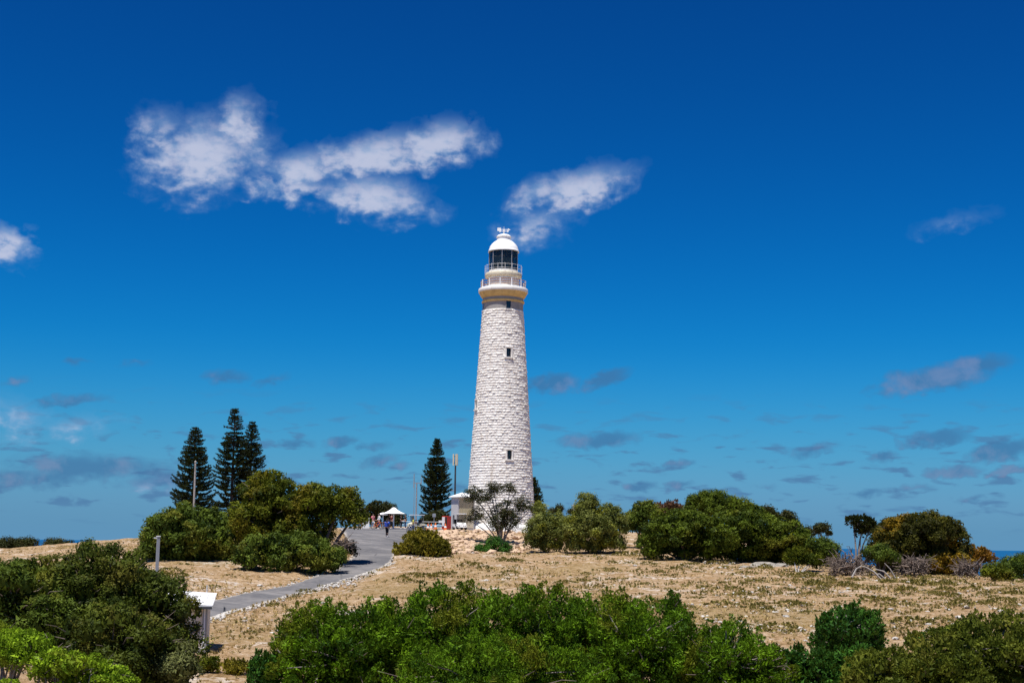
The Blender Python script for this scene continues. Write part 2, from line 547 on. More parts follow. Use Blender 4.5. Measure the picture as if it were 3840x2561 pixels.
def on_ground(u, d):
    """Ground point at distance d in the direction of photograph column u."""
    x, _ = pix_dir(u, 2040)
    return Vector((x * d, d, ground(x * d, d)))


def in_poly(x, y, poly):
    x, y = np.asarray(x), np.asarray(y)
    c = np.zeros(x.shape, bool)
    n = len(poly)
    for i in range(n):
        x1, y1 = poly[i]
        x2, y2 = poly[(i + 1) % n]
        if y1 == y2:
            continue
        hit = ((y1 > y) != (y2 > y)) & (x < (x2 - x1) * (y - y1) / (y2 - y1) + x1)
        c ^= hit
    return c


def vnoise(x, y, seed=0):
    """Smooth value noise."""
    rs = np.random.RandomState(seed)
    T = rs.rand(256, 256)
    xi, yi = np.floor(x).astype(int), np.floor(y).astype(int)
    fx, fy = x - xi, y - yi
    fx, fy = fx * fx * (3 - 2 * fx), fy * fy * (3 - 2 * fy)
    g = lambda a, b: T[a % 256, b % 256]
    return (g(xi, yi) * (1 - fx) + g(xi + 1, yi) * fx) * (1 - fy) + (g(xi, yi + 1) * (1 - fx) + g(xi + 1, yi + 1) * fx) * fy


# the road: left and right edge through the photograph
ROAD_L = [(560, 2300), (700, 2283), (810, 2252), (900, 2229), (1036, 2205), (1125, 2184), (1240, 2146), (1300, 2112), (1325, 2085), (1318, 2050), (1300, 2020), (1285, 1996)]
ROAD_R = [(560, 2385), (700, 2345), (810, 2310), (900, 2282), (1070, 2237), (1198, 2203), (1308, 2170), (1405, 2138), (1462, 2108), (1478, 2075), (1500, 2045), (1570, 2012)]
_l = [ground_hit(*p) for p in ROAD_L]
_r = [ground_hit(*p) for p in ROAD_R]
PL = [on_ground(1275, 160), on_ground(1270, 181)]
PR = [on_ground(1640, 160), on_ground(1690, 181)]


def resample(pts, n):
    pts = np.array([tuple(p)[:2] for p in pts])
    # Catmull-Rom, then equal parameter steps
    q = np.vstack([2 * pts[0] - pts[1], pts, 2 * pts[-1] - pts[-2]])
    out = []
    m = len(pts) - 1
    for s in np.linspace(0, m - 1e-6, n):
        i = int(s)
        t = s - i
        p0, p1, p2, p3 = q[i], q[i + 1], q[i + 2], q[i + 3]
        out.append(0.5 * (2 * p1 + (p2 - p0) * t + (2 * p0 - 5 * p1 + 4 * p2 - p3) * t * t + (3 * p1 - p0 - 3 * p2 + p3) * t ** 3))
    return np.array(out)


NR = 150
RL, RR = resample(_l + PL, NR), resample(_r + PR, NR)
_rs = np.random.RandomState(3)
RL += _rs.normal(0, 0.05, RL.shape)
RR += _rs.normal(0, 0.06, RR.shape)
ROAD_POLY = [tuple(p) for p in RL] + [tuple(p) for p in RR[::-1]]


def ground_material():
    m, k, b = new_mat('dry_ground')
    tc = k.n('ShaderNodeTexCoord')
    P = tc.outputs['Object']
    big = k.noise(P, 0.07, 4, 0.6)
    mid = k.noise(P, 0.55, 5, 0.65, 0.4)
    fine = k.noise(P, 4.5, 6, 0.7)
    grain = k.noise(P, 14.0, 4, 0.7)
    vo = k.n('ShaderNodeTexVoronoi')
    k.set(vo.inputs['Vector'], P)
    vo.inputs['Scale'].default_value = 2.6
    spk = k.noise(P, 2.6, 3, 0.6, 0.5)
    c = k.mix(k.ramp(mid, 0.35, 0.65), (0.39, 0.250, 0.125), (0.51, 0.355, 0.21))
    c = k.mix(k.m('MULTIPLY', k.ramp(spk, 0.52, 0.64), 0.75), c, (0.19, 0.115, 0.045))
    c = k.mix(k.m('MULTIPLY', k.ramp(spk, 0.46, 0.34), 0.7), c, (0.64, 0.495, 0.36))
    c = k.mix(k.m('MULTIPLY', k.ramp(fine, 0.5, 0.66), 0.5), c, (0.27, 0.165, 0.07))
    pale = k.m('MULTIPLY', k.ramp(k.noise(P, 0.22, 5, 0.7, 0.5), 0.52, 0.66), k.ramp(spk, 0.58, 0.42))
    c = k.mix(k.m('MULTIPLY', pale, 0.85), c, (0.74, 0.67, 0.60))
    c = k.mix(k.m('MULTIPLY', k.ramp(grain, 0.58, 0.70), 0.6), c, (0.13, 0.085, 0.045))
    c = k.mix(k.m('MULTIPLY', k.ramp(big, 0.5, 0.66), 0.35), c, (0.27, 0.20, 0.065))
    k.set(b.inputs['Base Color'], c)
    b.inputs['Roughness'].default_value = 0.95
    b.inputs['Specular IOR Level'].default_value = 0.1
    bp = k.n('ShaderNodeBump')
    bp.inputs['Strength'].default_value = 0.9
    bp.inputs['Distance'].default_value = 0.30
    k.set(bp.inputs['Height'], k.m('ADD', k.m('ADD', fine, spk), k.m('MULTIPLY', grain, 0.4)))
    k.set(b.inputs['Normal'], bp.outputs[0])
    return m


def axis(fine0, fine1, step, lo, hi):
    a = list(np.arange(fine0, fine1 + 1e-6, step))
    s, x = step, fine1
    while x < hi:
        s *= 1.13
        x += s
        a.append(x)
    s, x = step, fine0
    pre = []
    while x > lo:
        s *= 1.13
        x -= s
        pre.append(x)
    return np.array(pre[::-1] + a)


def build_ground():
    gx, gy = axis(-62, 62, 0.47, -2600, 2600), axis(30, 182, 0.47, -1500, 2600)
    X, Y = np.meshgrid(gx, gy)
    Z = ground_np(X, Y)
    near = np.clip(1.6 - np.hypot(X, Y - 105) / 130, 0, 1)
    bump = (vnoise(X * 0.35, Y * 0.35, 1) - 0.5) * 0.30 + (vnoise(X * 0.9, Y * 0.9, 2) - 0.5) * 0.20 + (vnoise(X * 2.1, Y * 2.1, 3) - 0.5) * 0.12
    inside = in_poly(X, Y, ROAD_POLY).astype(float)
    # widen the flattened bed by one cell
    soft = inside.copy()
    for dx, dy in ((1, 0), (-1, 0), (0, 1), (0, -1)):
        soft = np.maximum(soft, np.roll(np.roll(inside, dx, 1), dy, 0))
    Z = Z + bump * near * (1 - soft) - 0.10 * soft - 0.06 * inside
    nx, ny = len(gx), len(gy)
    idx = np.arange(nx * ny).reshape(ny, nx)
    f = np.stack([idx[:-1, :-1], idx[:-1, 1:], idx[1:, 1:], idx[1:, :-1]], -1).reshape(-1, 4)
    me = np_mesh('ground', np.stack([X, Y, Z], -1).reshape(-1, 3), f, ground_material(), True)
    o = link('ground', me)
    tag(o, 'dry sandy hillside with pale limestone and straw coloured grass', kind='structure')


def asphalt():
    m, k, b = new_mat('asphalt')
    tc = k.n('ShaderNodeTexCoord')
    P = tc.outputs['Object']
    n1 = k.noise(P, 0.35, 5, 0.65, 0.6)
    n2 = k.noise(P, 3.0, 6, 0.7)
    c = k.mix(k.ramp(n1, 0.35, 0.66), (0.105, 0.103, 0.108), (0.185, 0.175, 0.172))
    c = k.mix(k.m('MULTIPLY', k.ramp(n2, 0.45, 0.7), 0.3), c, (0.25, 0.235, 0.225))
    at_ = k.n('ShaderNodeAttribute', attribute_name='tint')     # sand drifted over the worn edges
    c = k.mix(k.m('MULTIPLY', k.ramp(k.m('ADD', at_.outputs['Fac'], k.m('MULTIPLY', k.m('SUBTRACT', n2, 0.5), 0.8)), 0.55, 1.05), 0.8), c, (0.45, 0.40, 0.34))
    vo = k.n('ShaderNodeTexVoronoi', feature='DISTANCE_TO_EDGE')
    k.set(vo.inputs['Vector'], P)
    vo.inputs['Scale'].default_value = 0.22
    ck = k.m('MULTIPLY', k.ramp(vo.outputs['Distance'], 0.025, 0.0), k.ramp(n1, 0.42, 0.6))
    c = k.mix(k.m('MULTIPLY', ck, 0.6), c, (0.06, 0.058, 0.058))
    pt = k.noise(P, 0.16, 2, 0.4)
    c = k.mix(k.m('MULTIPLY', k.ramp(pt, 0.57, 0.60), 0.45), c, (0.085, 0.084, 0.09))
    k.set(b.inputs['Base Color'], c)
    b.inputs['Roughness'].default_value = 0.9
    b.inputs['Specular IOR Level'].default_value = 0.15
    return m


def build_road():
    W_ = 14
    v, t = [], []
    for i in range(NR):
        for j in range(W_ + 1):
            s = j / W_
            v.append(RL[i] * (1 - s) + RR[i] * s)
            t.append(abs(2 * s - 1) ** 5)
    v = np.array(v)
    z = ground_np(v[:, 0], v[:, 1]) + 0.03
    e = np.array(t)
    z = z + 0.03 * (1 - e) - 0.02 * e
    idx = np.arange(NR * (W_ + 1)).reshape(NR, W_ + 1)
    f = np.stack([idx[:-1, :-1], idx[:-1, 1:], idx[1:, 1:], idx[1:, :-1]], -1).reshape(-1, 4)
    me = np_mesh('road', np.column_stack([v, z]), f, asphalt(), True, t)
    o = link('road', me)
    tag(o, 'grey sealed road curving uphill to the lighthouse forecourt', kind='structure')


def build_sea():
    m, k, b = new_mat('sea_water')
    tc = k.n('ShaderNodeTexCoord')
    nz = k.noise(k.scalevec(tc.outputs['Object'], (0.4, 1.0, 1.0)), 0.004, 5, 0.6)
    k.set(b.inputs['Base Color'], k.mix(k.ramp(nz, 0.35, 0.7), (0.003, 0.060, 0.17), (0.006, 0.10, 0.22)))
    b.inputs['Roughness'].default_value = 0.55
    b.inputs['Specular IOR Level'].default_value = 0.12
    bp = k.n('ShaderNodeBump')
    bp.inputs['Strength'].default_value = 0.5
    bp.inputs['Distance'].default_value = 1.0
    k.set(bp.inputs['Height'], k.noise(tc.outputs['Object'], 0.06, 4, 0.6))
    k.set(b.inputs['Normal'], bp.outputs[0])
    mb = MB()
    n, R = 64, 110000.0
    vs = [(0, 0, -42.0)] + [(R * math.cos(2 * math.pi * i / n), R * math.sin(2 * math.pi * i / n), -42.0) for i in range(n)]
    mb.add(vs, [(0, i + 1, (i + 1) % n + 1) for i in range(n)])
    o = mb.obj('sea', m)
    tag(o, 'deep blue sea beyond the hill', kind='structure')


build_ground()
build_road()
build_sea()

# ------------------------------------------------------------------ lighthouse
LH_D = 180.0
LH = at(1876, 1990, LH_D)
LH.z = ground(LH.x, LH.y)


def lz(v):
    return at(1880, v, LH_D).z - LH.z


def lr(px, v=1500):
    p = at(1880, v, LH_D)
    return px * (p.y * math.cos(PITCH) + p.z * math.sin(PITCH)) / F


def stone_templates(n, rs):
    """Rough-faced blocks: x tangent -.5...5, z height -.5...5, y depth 0 (inside) .. 1 (face)."""
    out = []
    for _ in range(n):
        xs, zs = [-0.5, -0.30, 0.0, 0.30, 0.5], [-0.5, -0.22, 0.20, 0.5]
        V, Fc, idx = [], [], {}
        for j, z in enumerate(zs):
            for i, x in enumerate(xs):
                rim = i in (0, 4) or j in (0, 3)
                y = (rs.uniform(0.42, 0.80) if j in (0, 3) else rs.uniform(0.72, 0.98)) if rim else rs.uniform(0.80, 1.25)
                jx = rs.uniform(-0.05, 0.05) if not i in (0, 4) else rs.uniform(-0.03, 0.01) * (1 if i == 4 else -1)
                jz = rs.uniform(-0.07, 0.07) if not j in (0, 3) else rs.uniform(-0.10, 0.02) * (1 if j == 3 else -1)
                idx[i, j] = len(V)
                V.append((x * 0.97 + jx, y, z * 0.95 + jz))
        nf = len(V)
        for (i, j) in list(idx):
            if i in (0, 4) or j in (0, 3):
                x, y, z = V[idx[i, j]]
                idx[('b', i, j)] = len(V)
                V.append((x, 0.0, z))
        for j in range(3):
            for i in range(4):
                a, b, c, d = idx[i, j], idx[i + 1, j], idx[i + 1, j + 1], idx[i, j + 1]
                if rs.rand() < 0.5:
                    Fc += [(a, b, c), (a, c, d)]
                else:
                    Fc += [(a, b, d), (b, c, d)]
        for i in range(4):
            for j, fl in ((0, 1), (3, 0)):
                a, b = idx[i, j], idx[i + 1, j]
                a2, b2 = idx['b', i, j], idx['b', i + 1, j]
                Fc += ([(a2, b2, b), (a2, b, a)] if fl else [(a, b, b2), (a, b2, a2)])
        for j in range(3):
            for i, fl in ((0, 0), (4, 1)):
                a, b = idx[i, j], idx[i, j + 1]
                a2, b2 = idx['b', i, j], idx['b', i, j + 1]
                Fc += ([(a2, b2, b), (a2, b, a)] if not fl else [(a, b, b2), (a, b2, a2)])
        out.append((np.array(V), np.array(Fc)))
    return out


def build_lighthouse():
    rs = np.random.RandomState(11)
    root = thing('lighthouse', LH, 'tall tapering white stone lighthouse with domed lantern on the hill', 'lighthouse')
    z_top = lz(1168)
    R0, R1 = lr(132, 1985), lr(76.5, 1165)

    def Rz(z):
        return R0 + (R1 - R0) * z / z_top

    # windows: angle about the axis measured from the camera side (+ to the right), height
    wins = []
    for v in (1332, 1711):
        wins.append((math.radians(15.5), lz(v)))
    for v in (1522, 1880):
        wins.append((math.radians(15.5 - 86), lz(v)))
    for v in (1332, 1711):
        wins.append((math.radians(195), lz(v)))
    WW, WH = 0.62, 1.16
    face_cam = math.atan2(-LH.y, -LH.x)      # polar angle from the tower towards the camera

    def pol(a):                              # angle from the camera side -> polar angle
        return face_cam + a

    def hits_window(a, z, hw, hz):
        for wa, wz in wins:
            da = (a - wa + math.pi) % (2 * math.pi) - math.pi
            if abs(da) * Rz(z) < WW / 2 + 0.16 + hw and abs(z - wz) < WH / 2 + 0.16 + hz:
                return True
        return False

    nc = 84
    ch = z_top / nc
    # mortar bed behind the stones, open where the windows are
    seg = 120
    vs, fs = [], []
    for i in range(nc + 1):
        z = i * ch
        for j in range(seg):
            t = pol(2 * math.pi * j / seg)
            vs.append((math.cos(t) * (Rz(z) - 0.035), math.sin(t) * (Rz(z) - 0.035), z))
    for i in range(nc):
        for j in range(seg):
            if hits_window(2 * math.pi * (j + 0.5) / seg, (i + 0.5) * ch, -0.19, -0.19):
                continue
            fs.append((i * seg + j, i * seg + (j + 1) % seg, (i + 1) * seg + (j + 1) % seg, (i + 1) * seg + j))
    tower = link('tower', np_mesh('tower', np.array(vs), np.array(fs), M['mortar']), root)
    mb = MB().lathe([(Rz(0) - 0.6, 0), (Rz(z_top) - 0.6, z_top)], 48)
    mb.obj('inner_wall', M['interior'], tower)

    temps = stone_templates(10, rs)
    tm = [np_mesh('stone', t[0], t[1], M['stone_white']) for t in temps]
    stones = []
    for i in range(nc):
        z = (i + 0.5) * ch
        R = Rz(z)
        a = rs.uniform(0, 0.2)
        end = a + 2 * math.pi
        while a < end - 0.02:
            w = rs.uniform(0.34, 0.74)
            if (end - a) * R < w + 0.3:
                w = (end - a) * R
            ac = a + w / 2 / R
            if not hits_window(ac, z, w / 2 - 0.12, ch / 2 - 0.10):
                stones.append((ac, z, w + 0.005, ch * rs.uniform(0.88, 0.99), rs.uniform(0.06, 0.135), rs.randint(len(temps)), rs.uniform(-0.01, 0.01)))
            a += w / R

    def frame(ac, z):
        t = pol(ac)
        R = Rz(z) - 0.07
        n = np.array([math.cos(t), math.sin(t), 0])
        tn = np.array([-math.sin(t), math.cos(t), 0])
        lean = (R1 - R0) / z_top
        up = np.array([n[0] * lean, n[1] * lean, 1.0])
        return n, tn, up, n * R + np.array([0, 0, z])

    def wrap(a):
        return (a + math.pi) % (2 * math.pi) - math.pi

    order = sorted(range(len(stones)), key=lambda i: (abs(wrap(stones[i][0])) > 0.75, stones[i][1] < 8.0, stones[i][1]))
    single = set(order[:300])
    bv, bf, base = [], [], 0
    for i, (ac, z, w, h, dep, ti, tw) in enumerate(stones):
        n, tn, up, c = frame(ac, z)
        if i in single:
            o = link('stone', tm[ti], tower)
            mat = Matrix.Identity(4)
            for r in range(3):
                mat[r][0], mat[r][1], mat[r][2], mat[r][3] = tn[r] * w, n[r] * dep, up[r] * h, c[r]
            o.matrix_local = mat
        else:
            V, Fc = temps[ti]
            bv.append(c + V[:, :1] * tn * w + V[:, 1:2] * n * dep + V[:, 2:3] * up * h)
            bf.append(Fc + base)
            base += len(V)
    o = link('stone_courses', np_mesh('stone_courses', np.vstack(bv), np.vstack(bf), M['stone_white']), root)
    o['kind'] = 'stuff'

    def place(mesh_builder, name, mat, ac, z, parent, R=None):
        """Part built in the local frame of the wall: x tangent, y outward, z up."""
        t = pol(ac)
        n = Vector((math.cos(t), math.sin(t), 0))
        tn = Vector((-math.sin(t), math.cos(t), 0))
        mat4 = Matrix(((tn.x, n.x, 0, n.x * R), (tn.y, n.y, 0, n.y * R), (0, 0, 1, z), (0, 0, 0, 1)))
        mb2 = MB()
        mb2.add([mat4 @ Vector(p) for p in mesh_builder.v], mesh_builder.f)
        return mb2.obj(name, mat, parent)

    for wa, wz in wins:
        R = Rz(wz)
        fr = MB()
        hw, hh = WW / 2, WH / 2
        fr.box(-hw - 0.17, -hw, -0.42, 0.07, -hh, hh).box(hw, hw + 0.17, -0.42, 0.07, -hh, hh).box(-hw - 0.17, hw + 0.17, -0.40, 0.10, hh, hh + 0.18)
        w = place(fr, 'window', M['stone_white'], wa, wz, root, R)
        place(MB().box(-hw - 0.24, hw + 0.24, -0.35, 0.20, -hh - 0.16, -hh), 'sill', M['stone_white'], wa, wz, w, R)
        place(MB().box(-hw, hw, -0.40, -0.36, -hh, hh), 'pane', M['dark_glass'], wa, wz, w, R)
        place(MB().box(-0.02, 0.02, -0.36, -0.33, -hh, hh).box(-hw, hw, -0.355, -0.335, -0.02, 0.02), 'frame', M['dark_metal'], wa, wz, w, R)

    S = 72
    P = lambda px, v: (lr(px, v), lz(v))
    # plinth and steps round the foot
    MB().lathe([(R0 + 0.75, -1.2), (R0 + 0.75, 0.35), (R0 + 0.65, 0.5), (R0 + 0.2, 0.75), (R0 - 0.3, 0.76)], S).obj('plinth', M['white_paint'], root, True)
    MB().lathe([P(75.5, 1172), P(75.5, 1138)], S).obj('neck', M['neck_shade'], root, True)
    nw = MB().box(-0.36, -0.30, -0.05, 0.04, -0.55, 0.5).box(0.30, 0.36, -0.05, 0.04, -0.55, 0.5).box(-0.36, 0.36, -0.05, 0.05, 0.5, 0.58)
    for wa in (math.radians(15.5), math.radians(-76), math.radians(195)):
        w = place(nw, 'window', M['neck_shade'], wa, lz(1153), root, lr(75.5, 1150))
        place(MB().box(-0.30, 0.30, -0.03, 0.012, -0.55, 0.5), 'pane', M['dark_glass'], wa, lz(1153), w, lr(75.5, 1150))
        place(MB().box(-0.40, 0.40, -0.05, 0.14, -0.66, -0.55), 'sill', M['white_paint'], wa, lz(1153), w, lr(75.5, 1150))
    MB().lathe([P(75.6, 1140), P(79, 1139), P(80.5, 1135), P(79, 1131), P(76.5, 1130)], S).obj('string_course', M['ochre_trim'], root, True)
    MB().lathe([P(76, 1131), P(76, 1121)], S).obj('frieze', M['neck_shade'], root, True)
    MB().lathe([P(76.1, 1122), P(80, 1119), P(85, 1112), P(89, 1104), P(91, 1100.5)], S).obj('cornice', M['ochre_trim'], root, True)
    MB().lathe([P(60, 1101), P(91.5, 1101), P(93, 1098), P(93, 1090), P(91, 1086), P(88, 1084.5), P(40, 1083.5)], S).obj('gallery_deck', M['white_paint'], root, True)

    def railing(v0, v1, rpx, n, name, pr, rails, a0=0.0):
        rl = link(name, None, root)
        rail = MB()
        for k in range(rails):
            zz = lz(v0) + (lz(v1) - lz(v0)) * (k + 1) / rails
            rad = lr(rpx, v1)
            pts = [(rad * math.cos(2 * math.pi * q / 72), rad * math.sin(2 * math.pi * q / 72), zz) for q in range(73)]
            rail.tube(pts, pr * 0.55, 5, False)
        rail.obj('rail', M['white_gloss'] if rails < 3 else M['wood_brown'], rl)
        for q in range(n):
            t = pol(a0 + 2 * math.pi * q / n)
            rad = lr(rpx, v1)
            MB().tube([(rad * math.cos(t), rad * math.sin(t), lz(v0)), (rad * math.cos(t), rad * math.sin(t), lz(v1) + 0.10)], pr, 6).obj('post', M['white_gloss'], rl)

    railing(1086, 1058, 83, 12, 'gallery_railing', 0.085, 3, math.radians(-8))
    MB().lathe([P(60, 1085), P(60, 1046), P(58, 1045)], S).obj('service_room_wall', M['white_paint'], root, True)
    MB().lathe([P(59, 1047), P(64, 1044.5), P(69, 1041), P(70, 1036), P(69, 1030), P(66, 1027), P(40, 1026)], S).obj('lantern_deck', M['cream'], root, True)
    railing(1029, 1001, 69, 16, 'lantern_railing', 0.024, 2, math.radians(5))

    # lantern room
    rl_, zb, zt = lr(54, 980), lz(1027), lz(944)
    MB().lathe([(rl_ + 0.02, zb), (rl_ + 0.02, zb + 0.35), (rl_ - 0.12, zb + 0.35)], S).obj('lantern_base_ring', M['white_paint'], root, True)
    nm = 9
    mull, bars = [], MB()
    for q in range(nm):
        t = pol(math.radians(34) + 2 * math.pi * q / nm)
        MB().tube([(rl_ * math.cos(t), rl_ * math.sin(t), zb + 0.3), (rl_ * math.cos(t), rl_ * math.sin(t), zt)], 0.055, 6).obj('mullion', M['grey_metal'], root)
        t2 = t + 2 * math.pi / nm
        a, b = Vector((rl_ * math.cos(t), rl_ * math.sin(t), 0)), Vector((rl_ * math.cos(t2), rl_ * math.sin(t2), 0))
        up = Vector((0, 0, 1))
        pn = MB().add([a + up * (zb + 0.35), b + up * (zb + 0.35), b + up * zt, a + up * zt,
                       a * 0.993 + up * (zb + 0.35), b * 0.993 + up * (zb + 0.35), b * 0.993 + up * zt, a * 0.993 + up * zt],
                      [(0, 1, 2, 3), (7, 6, 5, 4), (0, 4, 5, 1), (2, 6, 7, 3)])
        pn.obj('pane', M['glass'], root)
        for fz in (0.36, 0.70):
            z = zb + (zt - zb) * fz
            bars.tube([a + up * z, b + up * z], 0.02, 5, False)
    bars.obj('glazing_bars', M['dark_metal'], root)
    MB().lathe([(0.75, zb), (0.75, zb + 0.5), (0.5, zb + 0.55), (0.5, zb + 0.8)], 24).obj('lamp_pedestal', M['dark_metal'], root, True)
    lens = [(0.35, 0.8), (0.62, 0.9), (0.55, 0.93), (0.78, 1.08), (0.70, 1.11), (0.86, 1.28), (0.8, 1.3), (0.88, 1.5), (0.8, 1.52), (0.84, 1.7), (0.70, 1.73), (0.72, 1.88), (0.5, 1.92), (0.4, 2.02), (0.1, 2.06)]
    MB().lathe([(r, zb + z) for r, z in lens], 24).obj('lens', M['lens_glass'], root)
    # dark sheet added behind the glass to paint in the lantern's inner darkness
    MB().lathe([(rl_ - 0.25, zb + 0.35), (rl_ - 0.25, zt)], 20, a0=pol(math.radians(128)), a1=pol(math.radians(232))).obj('dark_backing', M['interior'], root)
    MB().lathe([(rl_ - 0.12, zt - 0.55), (rl_ - 0.12, zt)], S).obj('fascia', M['interior'], root)
    MB().lathe([P(50, 946), P(58, 947.5), P(58.5, 944), P(56, 941), P(55, 936), P(51.5, 926), P(45, 917), P(37, 909.5), P(30, 905), P(27, 903)], S).obj('dome', M['white_gloss'], root, True)
    MB().lathe([P(26, 904), P(25, 893), P(27.5, 891.5), P(28, 889), P(25, 885.5), P(20, 882), P(12, 879.5), P(5, 878.5), P(0.2, 878.4)], 40).obj('ventilator', M['white_gloss'], root, True)
    vane = MB()
    zt2 = lz(880)
    H = lz(850) - zt2
    vane.tube([(0, 0, zt2 - 0.1), (0, 0, zt2 + H)], [0.06, 0.02], 6)
    vane.tube([(-0.62, 0, zt2 + H * 0.62), (0.62, 0, zt2 + H * 0.62)], 0.035, 6)
    vane.tube([(0, -0.5, zt2 + H * 0.4), (0, 0.5, zt2 + H * 0.4)], 0.03, 6)
    vane.tube([(-0.5, 0, zt2 + H * 0.4), (0.5, 0, zt2 + H * 0.4)], 0.03, 6)
    wv = vane.obj('weather_vane', M['white_gloss'], root)
    MB().box(-0.85, -0.40, -0.02, 0.02, zt2 + H * 0.44, zt2 + H * 0.84).obj('tail', M['white_gloss'], wv)
    MB().add([(0.5, -0.02, zt2 + H * 0.46), (0.84, -0.02, zt2 + H * 0.62), (0.5, -0.02, zt2 + H * 0.78), (0.5, 0.02, zt2 + H * 0.46), (0.84, 0.02, zt2 + H * 0.62), (0.5, 0.02, zt2 + H * 0.78)],
             [(0, 1, 2), (5, 4, 3), (0, 3, 4, 1), (1, 4, 5, 2), (2, 5, 3, 0)]).obj('arrow_head', M['white_gloss'], wv)
    for x, y in ((0.5, 0), (-0.5, 0), (0, 0.5), (0, -0.5)):
        MB().box(x - 0.09, x + 0.09, y - 0.09, y + 0.09, zt2 + H * 0.32, zt2 + H * 0.50).obj('cardinal_letter', M['white_gloss'], wv)


build_lighthouse()


# ------------------------------------------------------------------ buildings and street furniture
def build_entrance():
    """Small white hip-roofed keeper's room at the foot of the tower."""
    d = 174.0
    p = on_ground(1716, d)
    sc = d / F
    root = thing('gatehouse', (p.x, p.y, p.z), 'small white building with pale hipped roof beside the lighthouse foot', 'building', rz=math.radians(36))
    h = at(1716, 1864, d).z - p.z
    w1, w2 = 1.5, 2.4
    # origin = near corner; walls run back left (-x,+y) and right (+x)
    MB().box(-0.02, w2, 0, w1, -0.6, h).obj('wall', M['render_grey'], root)
    MB().box(0.15, w2 - 0.15, -0.03, 0, h * 0.45, h - 0.12).obj('wall_panel', M['cream_dark'], root)  # darker cream paints in eave shade; lighter cream below paints the sunlit strip
    MB().box(0.15, w2 - 0.15, -0.025, 0, 0.25, h * 0.45 - 0.05).obj('wall_panel', M['cream'], root)
    e = 0.25
    r = MB().add([(-e, -e, h), (w2 + e, -e, h), (w2 + e, w1 + e, h), (-e, w1 + e, h), (-e, -e, h + 0.10), (w2 + e, -e, h + 0.10), (w2 + e, w1 + e, h + 0.10), (-e, w1 + e, h + 0.10),
                  (w2 * 0.42, w1 / 2, h + 0.62), (w2 * 0.58, w1 / 2, h + 0.62)],
                 [(3, 2, 1, 0), (0, 1, 5, 4), (1, 2, 6, 5), (2, 3, 7, 6), (3, 0, 4, 7), (4, 5, 9, 8), (5, 6, 9), (6, 7, 8, 9), (7, 4, 8)])
    r.obj('roof', M['white_gloss'], root)
    dr = MB().box(-0.07, -0.02, 0.75, 1.05, -0.05, 1.75).obj('door', M['dark_metal'], root)
    MB().box(-0.11, -0.07, 0.80, 0.84, 0.85, 0.95).obj('handle', M['grey_metal'], dr)


def wheel(parent, c, r, w, axis='x', rim=True, name='wheel'):
    tyre, rimb = MB(), MB()
    prof = [(r * 0.62, -w / 2), (r * 0.95, -w / 2), (r, -w * 0.3), (r, w * 0.3), (r * 0.95, w / 2), (r * 0.62, w / 2), (r * 0.62, -w / 2)]
    tyre.lathe(prof, 18)
    rimb.lathe([(0.01, -w * 0.2), (r * 0.63, -w * 0.3), (r * 0.63, w * 0.3), (0.01, w * 0.2)], 14)
    R = Matrix.Rotation(math.pi / 2, 4, 'Y' if axis == 'x' else 'X')
    for mbx in (tyre, rimb):
        mbx.v = [tuple(R @ Vector(q) + Vector(c)) for q in mbx.v]
    t = tyre.obj(name, M['black_rubber'], parent, True)
    rimb.obj('rim', M['grey_metal'], t, True)
    return t


